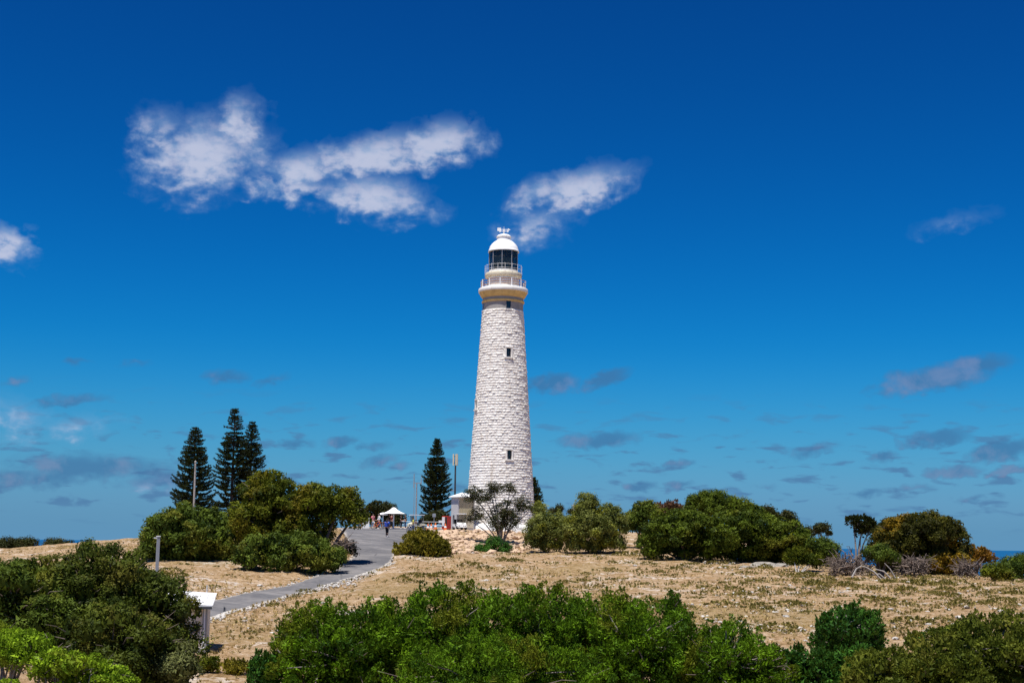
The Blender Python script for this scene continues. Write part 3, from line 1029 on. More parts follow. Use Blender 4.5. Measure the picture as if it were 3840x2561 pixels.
def build_cart(u, d, label, body_mat, rz, s=1.0):
    p = on_ground(u, d)
    root = thing('golf_cart', (p.x, p.y, p.z + 0.06), label, 'cart', 'carts parked on the forecourt', rz)
    root.scale = (s, s, s)
    # front of the cart faces -y
    body = MB()
    body.box(-0.58, 0.58, -1.05, 1.05, 0.28, 0.42)
    body.add([(-0.55, -1.20, 0.30), (0.55, -1.20, 0.30), (0.50, -1.12, 0.66), (-0.50, -1.12, 0.66), (-0.56, -0.62, 0.30), (0.56, -0.62, 0.30), (0.52, -0.60, 0.86), (-0.52, -0.60, 0.86)],
             [(0, 1, 2, 3), (3, 2, 6, 7), (1, 5, 6, 2), (4, 0, 3, 7), (5, 4, 7, 6)])
    body.box(-0.58, 0.58, 0.35, 1.08, 0.42, 0.70)
    body.obj('body', body_mat, root)
    MB().box(-0.52, 0.52, 0.10, 0.55, 0.72, 0.84).box(-0.52, 0.52, 0.52, 0.64, 0.84, 1.25).obj('seat', M['black_rubber'], root)
    MB().box(-0.62, 0.62, -0.85, 0.95, 1.82, 1.92).obj('roof', M['white_gloss'], root)
    for x in (-0.52, 0.52):
        MB().tube([(x, -0.60, 0.84), (x, -0.72, 1.82)], 0.03, 6).obj('roof_post', M['grey_metal'], root)
        MB().tube([(x, 0.80, 0.70), (x, 0.80, 1.82)], 0.03, 6).obj('roof_post', M['grey_metal'], root)
        MB().box(x * 0.72 - 0.08, x * 0.72 + 0.08, -1.20, -1.165, 0.46, 0.56).obj('headlight', M['white_gloss'], root)
    MB().add([(-0.5, -0.62, 0.88), (0.5, -0.62, 0.88), (0.5, -0.70, 1.75), (-0.5, -0.70, 1.75), (-0.5, -0.60, 0.88), (0.5, -0.60, 0.88), (0.5, -0.68, 1.75), (-0.5, -0.68, 1.75)],
             [(0, 1, 2, 3), (7, 6, 5, 4)]).obj('windscreen', M['glass'], root)
    ring = [(0.25 + 0.17 * math.cos(2 * math.pi * q / 14), -0.42 - 0.08 * math.sin(2 * math.pi * q / 14), 0.98 + 0.15 * math.sin(2 * math.pi * q / 14)) for q in range(15)]
    MB().tube(ring, 0.02, 5, False).tube([(0.25, -0.60, 0.80), (0.25, -0.42, 0.98)], 0.02, 5).obj('steering_wheel', M['black_rubber'], root)
    for x in (-0.5, 0.5):
        for y in (-0.85, 0.75):
            wheel(root, (x, y, 0.22), 0.23, 0.2)
            MB().box(x - 0.13, x + 0.13, y - 0.27, y + 0.27, 0.44, 0.48).obj('mudguard', body_mat, root)
    return root


def build_furniture():
    # red cabinet beside the gatehouse
    p = on_ground(1673, 172)
    root = thing('drink_cabinet', p, 'bright red upright cabinet left of the small white building', 'cabinet', rz=math.radians(-35))
    MB().box(-0.42, 0.42, -0.36, 0.36, 0.08, 1.62).obj('body', M['red_paint'], root)
    MB().box(-0.36, 0.02, -0.40, -0.36, 0.40, 1.50).obj('door_panel', M['white_paint'], root)
    MB().box(0.08, 0.36, -0.385, -0.36, 0.40, 1.50).obj('side_panel', M['interior'], root)
    for x in (-0.34, 0.34):
        MB().box(x - 0.05, x + 0.05, -0.3, 0.3, 0, 0.08).obj('foot', M['black_rubber'], root)
    # bench-like white sign left of it
    p = on_ground(1655, 168)
    root = thing('low_sign', p, 'small white sign board on two thin posts beside the red cabinet', 'sign')
    for x in (-0.3, 0.3):
        MB().tube([(x, 0, -0.2), (x, 0, 1.1)], 0.03, 6).obj('post', M['grey_metal'], root)
    MB().box(-0.36, 0.36, -0.06, -0.03, 0.80, 1.08).obj('board', M['white_paint'], root)

    # white canvas parasol
    p = on_ground(1474, 164)
    root = thing('market_umbrella', p, 'white peaked canvas umbrella at the road top', 'umbrella')
    zt, zr = at(1476, 1902, 164).z - p.z, at(1476, 1927, 164).z - p.z
    R = 1.5
    MB().tube([(0, 0, -0.1), (0, 0, zt - 0.02)], 0.075, 8).obj('pole', M['white_gloss'], root)
    MB().lathe([(0.42, 0), (0.42, 0.10), (0.12, 0.16)], 16).obj('base', M['grey_metal'], root, True)
    can = MB()
    n, rings = 8, [(0.02, 1.0), (0.10, 0.97), (0.30, 0.62), (0.55, 0.32), (0.8, 0.12), (1.0, 0.02)]
    vs, fs = [], []
    for i, (r, f) in enumerate(rings):
        for q in range(n * 4):
            t = 2 * math.pi * (q + 0.5) / (n * 4)
            sag = 1 - 0.05 * r * abs(math.sin(t * n / 2))
            vs.append((R * r * sag * math.cos(t), R * r * sag * math.sin(t), zr + (zt - zr) * f + 0.05 * r * abs(math.sin(t * n / 2))))
    m = n * 4
    for i in range(len(rings) - 1):
        for q in range(m):
            fs.append((i * m + q, (i + 1) * m + q, (i + 1) * m + (q + 1) % m, i * m + (q + 1) % m))
    can.add(vs, fs).obj('canopy', M['white_canvas'], root, True)
    for q in range(n):
        t = 2 * math.pi * q / n
        MB().tube([(0.05, 0, zr - 0.05), (R * 0.96 * math.cos(t), R * 0.96 * math.sin(t), zr + 0.0)], 0.02, 5).obj('rib', M['grey_metal'], root)
    # second, smaller canopy behind
    p = on_ground(1434, 172)
    root = thing('market_umbrella', p, 'lower half-hidden white umbrella behind the peaked one', 'umbrella')
    zt, zr = at(1434, 1921, 172).z - p.z, at(1434, 1928, 172).z - p.z
    MB().tube([(0, 0, -0.1), (0, 0, zt - 0.02)], 0.06, 8).obj('pole', M['white_gloss'], root)
    MB().lathe([(0.02, zt), (0.3, zt - 0.06), (0.6, zr), (0.61, zr - 0.06)], 16).obj('canopy', M['white_canvas'], root)

    # information board
    p = on_ground(1370, 166)
    root = thing('notice_board', p, 'white notice board on legs beside the shrubs at the road top', 'notice board')
    h = at(1370, 1942, 166).z - p.z
    for x in (-0.34, 0.34):
        MB().box(x - 0.04, x + 0.04, -0.04, 0.04, -0.2, h).obj('post', M['white_paint'], root)
    MB().box(-0.40, 0.40, -0.07, -0.041, 0.12, h + 0.03).obj('panel', M['white_paint'], root)
    MB().box(-0.28, 0.28, -0.078, -0.07, h * 0.52, h - 0.1).obj('poster', M['grey_metal'], root)

    # forked antenna mast
    p = on_ground(1558, 186)
    root = thing('antenna_mast', p, 'dark forked radio mast behind the forecourt', 'mast')
    zc, zw = at(1558, 1809, 186).z - p.z, at(1558, 1776, 186).z - p.z
    MB().tube([(0, 0, -0.3), (0, 0, zc)], [0.13, 0.085], 8).obj('pole', M['grey_metal'], root)
    MB().box(-0.42, 0.62, -0.05, 0.05, zc - 0.12, zc - 0.01).obj('crossarm', M['grey_metal'], root)
    MB().tube([(-0.36, 0, zc - 0.7), (-0.36, 0, zw)], [0.09, 0.05], 6).obj('whip_aerial', M['grey_metal'], root)
    MB().tube([(0.58, 0, zc - 0.2), (0.58, 0, zw - 0.3)], [0.07, 0.03], 6).obj('whip_aerial', M['grey_metal'], root)
    MB().tube([(0, 0, -0.3), (0, 0, 1.0)], 0.2, 8).obj('footing', M['dark_metal'], root)
    p = on_ground(1549, 192)
    root = thing('thin_pole', p, 'very thin pale pole left of the forked radio mast', 'pole')
    MB().tube([(0, 0, -0.3), (0, 0, at(1549, 1828, 192).z - p.z)], [0.05, 0.03], 6).obj('pole', M['grey_metal'], root)
    MB().tube([(0, 0, -0.3), (0, 0, 0.3)], 0.1, 6).obj('footing', M['dark_metal'], root)

    # telephone mast with panel aerials
    d = 205
    p = on_ground(1703, d)
    root = thing('phone_mast', p, 'telephone mast with three long cream panel aerials behind the pine', 'mast')
    z0, z1 = at(1703, 1745, d).z - p.z, at(1703, 1702, d).z - p.z
    MB().tube([(0, 0, -0.3), (0, 0, z0), (0, 0, z1 - 0.15)], [0.17, 0.12, 0.08], 8).obj('pole', M['dark_metal'], root)
    for q in range(3):
        t = math.radians(-90 + 25 + 120 * q)
        cx, cy = 0.30 * math.cos(t), 0.30 * math.sin(t)
        R_ = Matrix.Translation((cx, cy, 0)) @ Matrix.Rotation(t, 4, 'Z')
        MB().box(-0.07, 0.09, -0.15, 0.15, z0 + 0.02, z1, R_).obj('panel_aerial', M['cream'], root)
        MB().box(-0.26, -0.06, -0.03, 0.03, z0 + 0.3, z0 + 0.4, R_).box(-0.26, -0.06, -0.03, 0.03, z1 - 0.4, z1 - 0.3, R_).obj('bracket', M['dark_metal'], root)
    zc = at(1703, 1839, d).z - p.z
    MB().tube([(-1.0, 0, zc), (0, 0, zc)], 0.05, 6).obj('side_arm', M['dark_metal'], root)

    # slender pale flagpole over the left shrubs
    p = on_ground(722, 128)
    root = thing('flagpole', p, 'slender pale pole rising above the left shrubs before the pine', 'pole')
    top = at(733, 1733, 128) - p
    MB().tube([(0, 0, -0.3), tuple(top)], [0.11, 0.075], 8).obj('pole', M['driftwood'], root)
    MB().lathe([(0.01, 0.16), (0.09, 0.1), (0.1, 0.0), (0.03, -0.06)], 10, tuple(top)).obj('finial', M['driftwood'], root, True)

    # grey marker post left
    p = on_ground(593, 90)
    root = thing('marker_post', p, 'square grey steel post in front of the left shrubs', 'post')
    h = at(593, 2012, 90).z - p.z
    MB().box(-0.085, 0.085, -0.085, 0.085, -0.3, h, Matrix.Rotation(0.5, 4, 'Z')).obj('shaft', M['grey_metal'], root)
    MB().box(-0.11, 0.11, -0.11, 0.11, h, h + 0.06, Matrix.Rotation(0.5, 4, 'Z')).obj('cap', M['white_gloss'], root)
    MB().box(-0.28, 0.0, -0.03, 0.03, h - 0.1, h - 0.04, Matrix.Rotation(0.5, 4, 'Z')).obj('arm', M['white_gloss'], root)

    # service hut beside the road
    d = 68.0
    p = on_ground(779, d)
    px = d / F
    root = thing('service_hut', p, 'narrow cream roadside hut with white sloping roof and grey corner pillar', 'hut')
    hR = at(779, 2274, d).z - p.z
    MB().box(-2.1, -0.10, 0.06, 1.7, -0.4, hR).obj('wall', M['hut_wall'], root)
    MB().box(-0.10, 0.10, 0.0, 0.22, -0.4, hR).obj('corner_pillar', M['grey_metal'], root)
    MB().box(-0.03, 0.03, -0.02, 0.0, -0.3, hR).obj('downpipe', M['white_gloss'], root)
    MB().box(-2.1, -0.10, 0.03, 0.06, -0.4, 0.25).obj('skirting', M['render_grey'], root)
    a = Vector((0.42, -0.35, hR - 0.02))
    dx, dy = Vector((-2.9, 0, 0.15)), Vector((-0.3, 2.3, 0.50))
    up = Vector((0, 0, 0.09))
    roof = MB().add([a, a + dx, a + dx + dy, a + dy, a + up, a + dx + up, a + dx + dy + up, a + dy + up],
                    [(0, 1, 2, 3), (7, 6, 5, 4), (0, 4, 5, 1), (1, 5, 6, 2), (2, 6, 7, 3), (3, 7, 4, 0)])
    rf = roof.obj('roof', M['roof_sheet'], root)
    for q in range(9):
        b = a + dx * (q / 8.0) + up
        MB().tube([b, b + dy], 0.018, 4).obj('roof_rib', M['roof_sheet'], rf)
    MB().box(-2.4, 0.40, -0.40, -0.36, hR - 0.10, hR + 0.02).obj('gutter', M['dark_metal'], root)
    MB().box(-1.9, -1.1, 0.03, 0.06, 0.25, hR - 0.35).obj('door', M['cream_dark'], root)
    p = on_ground(783, 74)
    root = thing('thin_post', p, 'thin white post standing just behind the roadside hut', 'post')
    MB().tube([(0, 0, -0.3), (0, 0, at(783, 2193, 74).z - p.z)], [0.04, 0.03], 6).obj('shaft', M['white_gloss'], root)
    MB().box(-0.06, 0.06, -0.02, 0.02, 0.9, 1.0).obj('plate', M['white_gloss'], root)

    # beige pillar behind the right shrubs
    p = on_ground(2162, 168)
    root = thing('rendered_pillar', p, 'beige rendered pillar peeping over the right shrubs', 'pillar')
    h = at(2160, 1896, 168).z - p.z
    MB().box(-0.42, 0.42, -0.4, 0.4, -0.3, h).obj('shaft', M['cream'], root)
    MB().box(-0.48, 0.48, -0.46, 0.46, h, h + 0.12).obj('cap', M['render_grey'], root)

    # low railing along the back of the forecourt
    root = thing('back_railing', on_ground(1580, 180), 'low thin grey railing along the back of the forecourt', 'railing')
    o0 = Vector(root.location)
    q0, q1 = on_ground(1500, 180), on_ground(1660, 180)
    for k in range(7):
        b = q0.lerp(q1, k / 6) - o0
        MB().tube([b - Vector((0, 0, 0.2)), b + Vector((0, 0, 0.85))], 0.035, 6).obj('post', M['grey_metal'], root)
    for z in (0.45, 0.85):
        MB().tube([q0 - o0 + Vector((0, 0, z)), q1 - o0 + Vector((0, 0, z))], 0.025, 5).obj('rail', M['grey_metal'], root)
    # sign post
    p = on_ground(1626, 170)
    root = thing('sign_post', p, 'thin sign post with small plate before the central pine', 'sign')
    MB().tube([(0, 0, -0.2), (0, 0, 1.9)], 0.04, 6).obj('post', M['grey_metal'], root)
    MB().box(-0.2, 0.2, -0.06, -0.04, 1.45, 1.85).obj('plate', M['grey_metal'], root)

    cones = [(1604, 162, 'orange traffic cone nearest the umbrella'), (1616, 163, 'orange traffic cone second from the umbrella side'),
             (1632, 167, 'orange traffic cone below the sign post'), (1669, 165, 'orange traffic cone just below the red cabinet')]
    for u, d, lab in cones:
        p = on_ground(u, d)
        root = thing('traffic_cone', (p.x, p.y, p.z + 0.04), lab, 'traffic cone', 'traffic cones on the forecourt')
        MB().lathe([(0.2, 0.04), (0.05, 0.75), (0.01, 0.76)], 12).obj('cone', M['orange_plastic'], root, True)
        MB().lathe([(0.158, 0.28), (0.118, 0.48)], 12).obj('reflective_band', M['white_gloss'], root, True)
        MB().box(-0.24, 0.24, -0.24, 0.24, 0, 0.04).obj('base', M['orange_plastic'], root)

    build_cart(1722, 168, 'white golf cart with white roof in front of the small building', M['white_paint'], math.radians(18), 1.0)
    build_cart(1560, 170, 'cream golf cart at the far middle of the forecourt', M['cream'], math.radians(-60), 0.85)

    # brown picnic table and tub among the visitors
    p = on_ground(1428, 170)
    root = thing('picnic_table', p, 'brown timber picnic table under the trees at the road top', 'table')
    root.location.z += 0.03
    MB().box(-0.8, 0.8, -0.35, 0.35, 0.70, 0.76).obj('table_top', M['wood_brown'], root)
    for y in (-0.7, 0.7):
        MB().box(-0.8, 0.8, y - 0.13, y + 0.13, 0.42, 0.47).obj('bench', M['wood_brown'], root)
    for x in (-0.55, 0.55):
        for s_ in (-1, 1):
            MB().tube([(x, s_ * 0.65, 0), (x, s_ * 0.2, 0.70)], 0.05, 5).obj('leg', M['wood_brown'], root)
        MB().box(x - 0.04, x + 0.04, -0.7, 0.7, 0.36, 0.42).obj('cross_bar', M['wood_brown'], root)

    for (u, d, rz, fm, lab) in ((1414, 162, math.radians(28), M['orange_plastic'], 'orange bicycle parked among the visitors by the notice board'),
                                (1537, 150, math.radians(70), M['white_gloss'], 'white bicycle held by the person in yellow')):
        p = on_ground(u, d)
        root = thing('bicycle', (p.x, p.y, p.z + 0.05), lab, 'bicycle', rz=rz)
        for x in (-0.52, 0.52):
            ring = [(x + 0.33 * math.cos(2 * math.pi * q / 20), 0, 0.34 + 0.33 * math.sin(2 * math.pi * q / 20)) for q in range(21)]
            w = MB().tube(ring, 0.03, 5, False).obj('wheel', M['black_rubber'], root)
            sp = MB()
            for q in range(6):
                t = math.pi * q / 6
                sp.tube([(x - 0.32 * math.cos(t), 0, 0.34 - 0.32 * math.sin(t)), (x + 0.32 * math.cos(t), 0, 0.34 + 0.32 * math.sin(t))], 0.006, 4)
            sp.obj('spokes', M['grey_metal'], w)
        fr = MB()
        A, B, C, D_, E_ = (-0.52, 0, 0.34), (-0.05, 0, 0.30), (-0.2, 0, 0.82), (0.36, 0, 0.80), (0.52, 0, 0.34)
        for s_, e_ in ((A, B), (A, C), (B, C), (C, D_), (B, D_), (D_, E_)):
            fr.tube([s_, e_], 0.028, 6)
        fr.obj('frame', fm, root)
        MB().tube([(0.36, 0, 0.80), (0.33, 0, 0.98)], 0.02, 5).tube([(0.30, -0.28, 1.02), (0.33, 0, 0.98), (0.30, 0.28, 1.02)], 0.02, 5).obj('handlebar', M['dark_metal'], root)
        MB().tube([(-0.2, 0, 0.80), (-0.22, 0, 0.92)], 0.02, 5).box(-0.34, -0.08, -0.07, 0.07, 0.91, 0.96).obj('saddle', M['black_rubber'], root)
        MB().tube([(-0.05, -0.12, 0.20), (-0.05, -0.06, 0.30), (-0.05, 0.06, 0.30), (-0.05, 0.12, 0.40)], 0.018, 5).obj('pedals', M['dark_metal'], root)


build_entrance()
build_furniture()

# ------------------------------------------------------------------ people
def skin_mesh(name, nodes, edges, mat, sub=1, root=0):
    me = bpy.data.meshes.new(name + '_skeleton')
    me.from_pydata([n[0] for n in nodes], edges, [])
    o = link('tmp_skeleton', me)
    sk = o.modifiers.new('skin', 'SKIN')
    sk.use_smooth_shade = True
    if not me.skin_vertices:
        bm = bmesh.new()
        bm.from_mesh(me)
        bm.verts.layers.skin.verify()
        bm.to_mesh(me)
        bm.free()
    for i, n in enumerate(nodes):
        r = n[1]
        me.skin_vertices[0].data[i].radius = r if hasattr(r, '__len__') else (r, r)
        me.skin_vertices[0].data[i].use_root = (i == root)
    ss = o.modifiers.new('sub', 'SUBSURF')
    ss.levels = ss.render_levels = sub
    dg = bpy.context.evaluated_depsgraph_get()
    dg.update()
    out = bpy.data.meshes.new_from_object(o.evaluated_get(dg))
    out.name = name
    out.materials.clear()
    out.materials.append(mat)
    bpy.data.objects.remove(o)
    bpy.data.meshes.remove(me)
    return out


def cloth(name, col):
    if name not in M:
        M[name] = plain(name, col, 0.85, 0.12, 12.0)
    return M[name]


def person(u, d, label, rz, shirt, legs, short=False, sleeves=True, stride=0.0, arm=0.25, H=1.72, hair='hair_dark', shoes=(0.75, 0.75, 0.75), bag=None):
    p = on_ground(u, d)
    s = H / 1.72
    root = thing('person', (p.x, p.y, p.z + 0.05), label, 'person', 'visitors on the forecourt', rz)
    root.scale = (s, s, s)
    J, E = [], []

    def add(co, r, par=None):
        J.append((Vector(co), r))
        if par is not None:
            E.append((par, len(J) - 1))
        return len(J) - 1

    pel = add((0, 0, 0.93), (0.15, 0.11))
    sp = add((0, 0.01, 1.12), (0.135, 0.095), pel)
    chs = add((0, 0, 1.34), (0.165, 0.105), sp)
    nk = add((0, 0.01, 1.47), 0.055, chs)
    jaw = add((0, -0.015, 1.54), 0.065, nk)
    hd = add((0, 0.0, 1.62), (0.078, 0.095), jaw)
    add((0, 0.01, 1.69), (0.055, 0.065), hd)
    add((0, -0.115, 1.595), 0.014, hd)                  # nose
    for sx in (-1, 1):
        add((sx * 0.088, 0.012, 1.60), 0.016, hd)       # ear
    leg_pts, arm_pts = {}, {}
    for sx in (-1, 1):
        st = stride * sx
        hip = (sx * 0.095, 0, 0.88)
        kn = (sx * 0.10, -0.05 - st * 0.5, 0.49)
        an = (sx * 0.105, 0.02 - st, 0.09 + max(0, -st) * 0.15)
        h = add(hip, 0.088, pel)
        k = add(kn, 0.058, h)
        c = add((sx * 0.103, kn[1] * 0.6 + an[1] * 0.4 + 0.02, 0.34), 0.056, k)
        a = add(an, 0.038, c)
        add((an[0], an[1] - 0.13, 0.035 + an[2] - 0.09), 0.034, a)
        leg_pts[sx] = (hip, kn, an)
        sh = (sx * 0.19, 0.01, 1.40)
        el = (sx * (0.24 + arm * 0.1), 0.02 + st * 0.4, 1.13)
        wr = (sx * 0.22, -arm * 0.6 + st * 0.5, 0.92 + arm * 0.45)
        i = add(sh, 0.06, chs)
        j = add(el, 0.042, i)
        w = add(wr, 0.027, j)
        dirv = (Vector(wr) - Vector(el)).normalized()
        pm = add(Vector(wr) + dirv * 0.07, (0.036, 0.018), w)
        for q in range(4):
            f0 = Vector(wr) + dirv * (0.115 + 0.006 * (1 - abs(q - 1.5))) + Vector((0, (q - 1.5) * 0.02, 0))
            f = add(f0, 0.009, pm)
            add(f0 + dirv * 0.05 + Vector((-sx * 0.015, 0, 0)), 0.007, f)
        th = add(Vector(wr) + dirv * 0.04 + Vector((-sx * 0.01, -0.035, 0)), 0.010, pm)
        add(Vector(wr) + dirv * 0.085 + Vector((-sx * 0.015, -0.05, 0)), 0.008, th)
        arm_pts[sx] = (sh, el, wr)
    link('body', skin_mesh('body', J, E, M['skin']), root)

    J, E = [], []
    a = add((0, 0, 0.90), (0.165, 0.125))
    b = add((0, 0.01, 1.12), (0.152, 0.112), a)
    c = add((0, 0, 1.34), (0.182, 0.122), b)
    add((0, 0.01, 1.455), 0.075, c)
    for sx in (-1, 1):
        sh, el, wr = arm_pts[sx]
        i = add(sh, 0.075, c)
        j = add(Vector(sh).lerp(Vector(el), 0.75), 0.062, i)
        if sleeves == 'long':
            k = add(el, 0.054, j)
            add(Vector(el).lerp(Vector(wr), 0.9), 0.040, k)
    link('shirt', skin_mesh('shirt', J, E, shirt), root)

    J, E = [], []
    a = add((0, 0, 0.96), (0.160, 0.120))
    b = add((0, 0, 0.88), (0.165, 0.125), a)
    for sx in (-1, 1):
        hip, kn, an = (Vector(x) for x in leg_pts[sx])
        i = add(hip.lerp(kn, 0.15), 0.102, b)
        j = add(kn + Vector((0, 0, 0.06)), 0.082, i)
        if not short:
            k = add(kn.lerp(an, 0.4), 0.070, j)
            add(an + Vector((0, 0.0, 0.05)), 0.058, k)
    link('shorts' if short else 'trousers', skin_mesh('trousers', J, E, legs), root)
    for sx in (-1, 1):
        an = Vector(leg_pts[sx][2])
        J, E = [], []
        a = add(an + Vector((0, 0.05, -0.05)), 0.047)
        b = add(an + Vector((0, -0.06, -0.055)), 0.047, a)
        add(an + Vector((0, -0.17, -0.062)), 0.036, b)
        link('shoe', skin_mesh('shoe', J, E, cloth('shoe_%.2f' % shoes[0], shoes)), root)
    J, E = [], []
    a = add((0, 0.03, 1.635), (0.090, 0.098))
    b = add((0, 0.005, 1.715), (0.070, 0.078), a)
    add((0, 0.065, 1.56), (0.070, 0.045), a)
    link('hair', skin_mesh('hair', J, E, M[hair]), root)
    if bag is not None:
        MB().box(-0.14, 0.14, 0.12, 0.27, 0.98, 1.38).obj('backpack', bag, root)
    return root


def build_people():
    navy, white_c = cloth('cloth_navy', (0.015, 0.03, 0.12)), cloth('cloth_white', (0.75, 0.75, 0.76))
    black = cloth('cloth_black', (0.012, 0.012, 0.015))
    blue = cloth('cloth_blue', (0.02, 0.10, 0.52))
    pink = cloth('cloth_pink', (0.72, 0.20, 0.26))
    yellow = cloth('cloth_yellow', (0.48, 0.46, 0.05))
    maroon = cloth('cloth_maroon', (0.16, 0.02, 0.02))
    denim = cloth('cloth_denim', (0.05, 0.08, 0.16))
    person(1450, 139, 'person in bright blue top and black trousers walking up the road', math.radians(160), blue, black, stride=0.10, sleeves=True, bag=cloth('bag_blue', (0.02, 0.06, 0.35)))
    person(1397, 165, 'person in pink top and white shorts beside the notice board', math.radians(40), pink, white_c, short=True, stride=0.16)
    person(1419, 167, 'person in white top with navy trousers left of the white umbrella', math.radians(-60), white_c, navy, sleeves='long')
    person(1350, 164, 'person in pale yellow top and maroon shorts left of the notice board', math.radians(20), cloth('cloth_cream', (0.62, 0.55, 0.30)), maroon, short=True)
    person(1457, 165, 'person in black top standing under the white umbrella', math.radians(70), black, denim)
    person(1467, 168, 'person in maroon top under the white umbrella beside its pole', math.radians(-30), maroon, black)
    person(1502, 167, 'left one of two people in black right of the umbrella', math.radians(80), black, black, H=1.6)
    person(1519, 168, 'right one of two people in black right of the umbrella', math.radians(-70), black, denim, H=1.68)
    person(1548, 151, 'person in yellow vest holding the white bicycle', math.radians(100), yellow, denim, arm=0.5)


build_people()

# ------------------------------------------------------------------ vegetation
def rot_to(axis, spin):
    """(n,3,3) rotations that take +z to axis, after a spin about z."""
    a = axis / np.maximum(np.linalg.norm(axis, axis=1, keepdims=True), 1e-9)
    ref = np.where(np.abs(a[:, 2:3]) < 0.95, np.array([[0, 0, 1.0]]), np.array([[1.0, 0, 0]]))
    x = np.cross(ref, a)
    x /= np.linalg.norm(x, axis=1, keepdims=True)
    y = np.cross(a, x)
    c, s = np.cos(spin)[:, None], np.sin(spin)[:, None]
    X, Y = x * c + y * s, -x * s + y * c
    return np.stack([X, Y, a], -1)


def sprig_template(rs, n, spread=0.45, width=0.10, length=0.55, height=0.9):
    """A plume of narrow leaves round a short shoot pointing up +z."""
    V, Fc = [], []
    for i in range(n):
        t = rs.rand() ** 0.8
        ph = rs.uniform(0, 2 * math.pi)
        base = np.array([0, 0, t * height * 0.7])
        tilt = rs.uniform(0.3, 1.1) * (1.15 - 0.75 * t)
        out = np.array([math.cos(ph), math.sin(ph), 0])
        dr = out * math.sin(tilt) * (spread / 0.45) + np.array([0, 0, math.cos(tilt)])
        L = length * rs.uniform(0.7, 1.2) * (1 - 0.35 * t)
        side = np.cross(dr, rs.normal(size=3))
        side /= np.linalg.norm(side)
        w = width * rs.uniform(0.7, 1.3)
        b = len(V)
        V += [base + dr * L * 0.25 + side * w * 1.25, base + dr * L, base + dr * L * 0.25 - side * w * 1.25]
        Fc += [(b, b + 1, b + 2)]
    return np.array(V), np.array(Fc)


def leafy_template(rs, n, size=0.30, flat=0.6):
    """A loose clump of broad leaves."""
    V, Fc = [], []
    for i in range(n):
        c = rs.normal(size=3) * np.array([0.36, 0.36, 0.36 * flat]) + np.array([0, 0, 0.25])
        nrm = rs.normal(size=3) + np.array([0, 0, 0.9]) + c * 1.2
        nrm /= np.linalg.norm(nrm)
        a = np.cross(nrm, rs.normal(size=3))
        a /= np.linalg.norm(a)
        b_ = np.cross(nrm, a)
        L, w = size * rs.uniform(0.7, 1.3), size * rs.uniform(0.28, 0.5)
        b = len(V)
        V += [c - a * L * 0.4 + b_ * w * 0.75, c + a * L * 0.6, c - a * L * 0.4 - b_ * w * 0.75]
        Fc += [(b, b + 1, b + 2)]
    return np.array(V), np.array(Fc)


def shell_template(rs, n, shape, leaf_l, leaf_w):
    """Leaves lapped over the surface of a rounded clump ('dome') or an upright shoot ('plume')."""
    V, Fc = [], []
    for i in range(n):
        ph = i * 2.399963 + rs.normal(0, 0.3)
        t = (i + rs.uniform(0, 1)) / n
        if shape == 'dome':
            z = 1 - 1.35 * t
            r = math.sqrt(max(0.0, 1 - z * z))
            k = rs.uniform(0.84, 1.06)
            p = np.array([r * math.cos(ph), r * math.sin(ph), z * 0.8]) * k
            nrm = np.array([r * math.cos(ph), r * math.sin(ph), z + 0.25])
        else:
            h = 1 - t ** 0.75
            r = 0.36 * (1 - h) ** 0.60 * rs.uniform(0.8, 1.15) + 0.02
            p = np.array([r * math.cos(ph), r * math.sin(ph), h * 0.9 - 0.3])
            nrm = np.array([math.cos(ph), math.sin(ph), 0.55])
        nrm = nrm / np.linalg.norm(nrm) + rs.normal(0, 0.28, 3)
        nrm /= np.linalg.norm(nrm)
        up = np.array([0, 0, 1.0]) + np.array([math.cos(ph), math.sin(ph), 0]) * (0.7 if shape == 'dome' else 0.35) + rs.normal(0, 0.25, 3)
        d = up - nrm * up.dot(nrm) + nrm * 0.25
        d /= np.linalg.norm(d)
        s = np.cross(nrm, d)
        L, w = leaf_l * rs.uniform(0.7, 1.3), leaf_w * rs.uniform(0.7, 1.3)
        b = len(V)
        V += [p - d * L * 0.35 + s * w * 0.5, p + d * L * 0.65, p - d * L * 0.35 - s * w * 0.5]
        Fc += [(b, b + 1, b + 2)]
    return np.array(V), np.array(Fc)


_trs = np.random.RandomState(77)
TEMPL = {
    'sprig': [sprig_template(_trs, 13) for _ in range(5)],
    'fine': [sprig_template(_trs, 9, 0.5, 0.12, 0.6, 0.8) for _ in range(5)],
    'leafy': [leafy_template(_trs, 11) for _ in range(5)],
    'pad': [leafy_template(_trs, 9, 0.42, 0.35) for _ in range(5)],
    'dome': [shell_template(_trs, 64, 'dome', 0.42, 0.34) for _ in range(5)],
    'head': [shell_template(_trs, 44, 'dome', 0.62, 0.26) for _ in range(5)],
    'plume': [shell_template(_trs, 60, 'plume', 0.26, 0.13) for _ in range(5)],
    'fill': [leafy_template(_trs, 5, 0.85, 0.8) for _ in range(4)],
    'tuft': [sprig_template(_trs, 10, 0.5, 0.07, 0.9, 0.25) for _ in range(4)],
    'needle': [sprig_template(_trs, 8, 0.45, 0.13, 0.6, 1.0) for _ in range(4)],
}


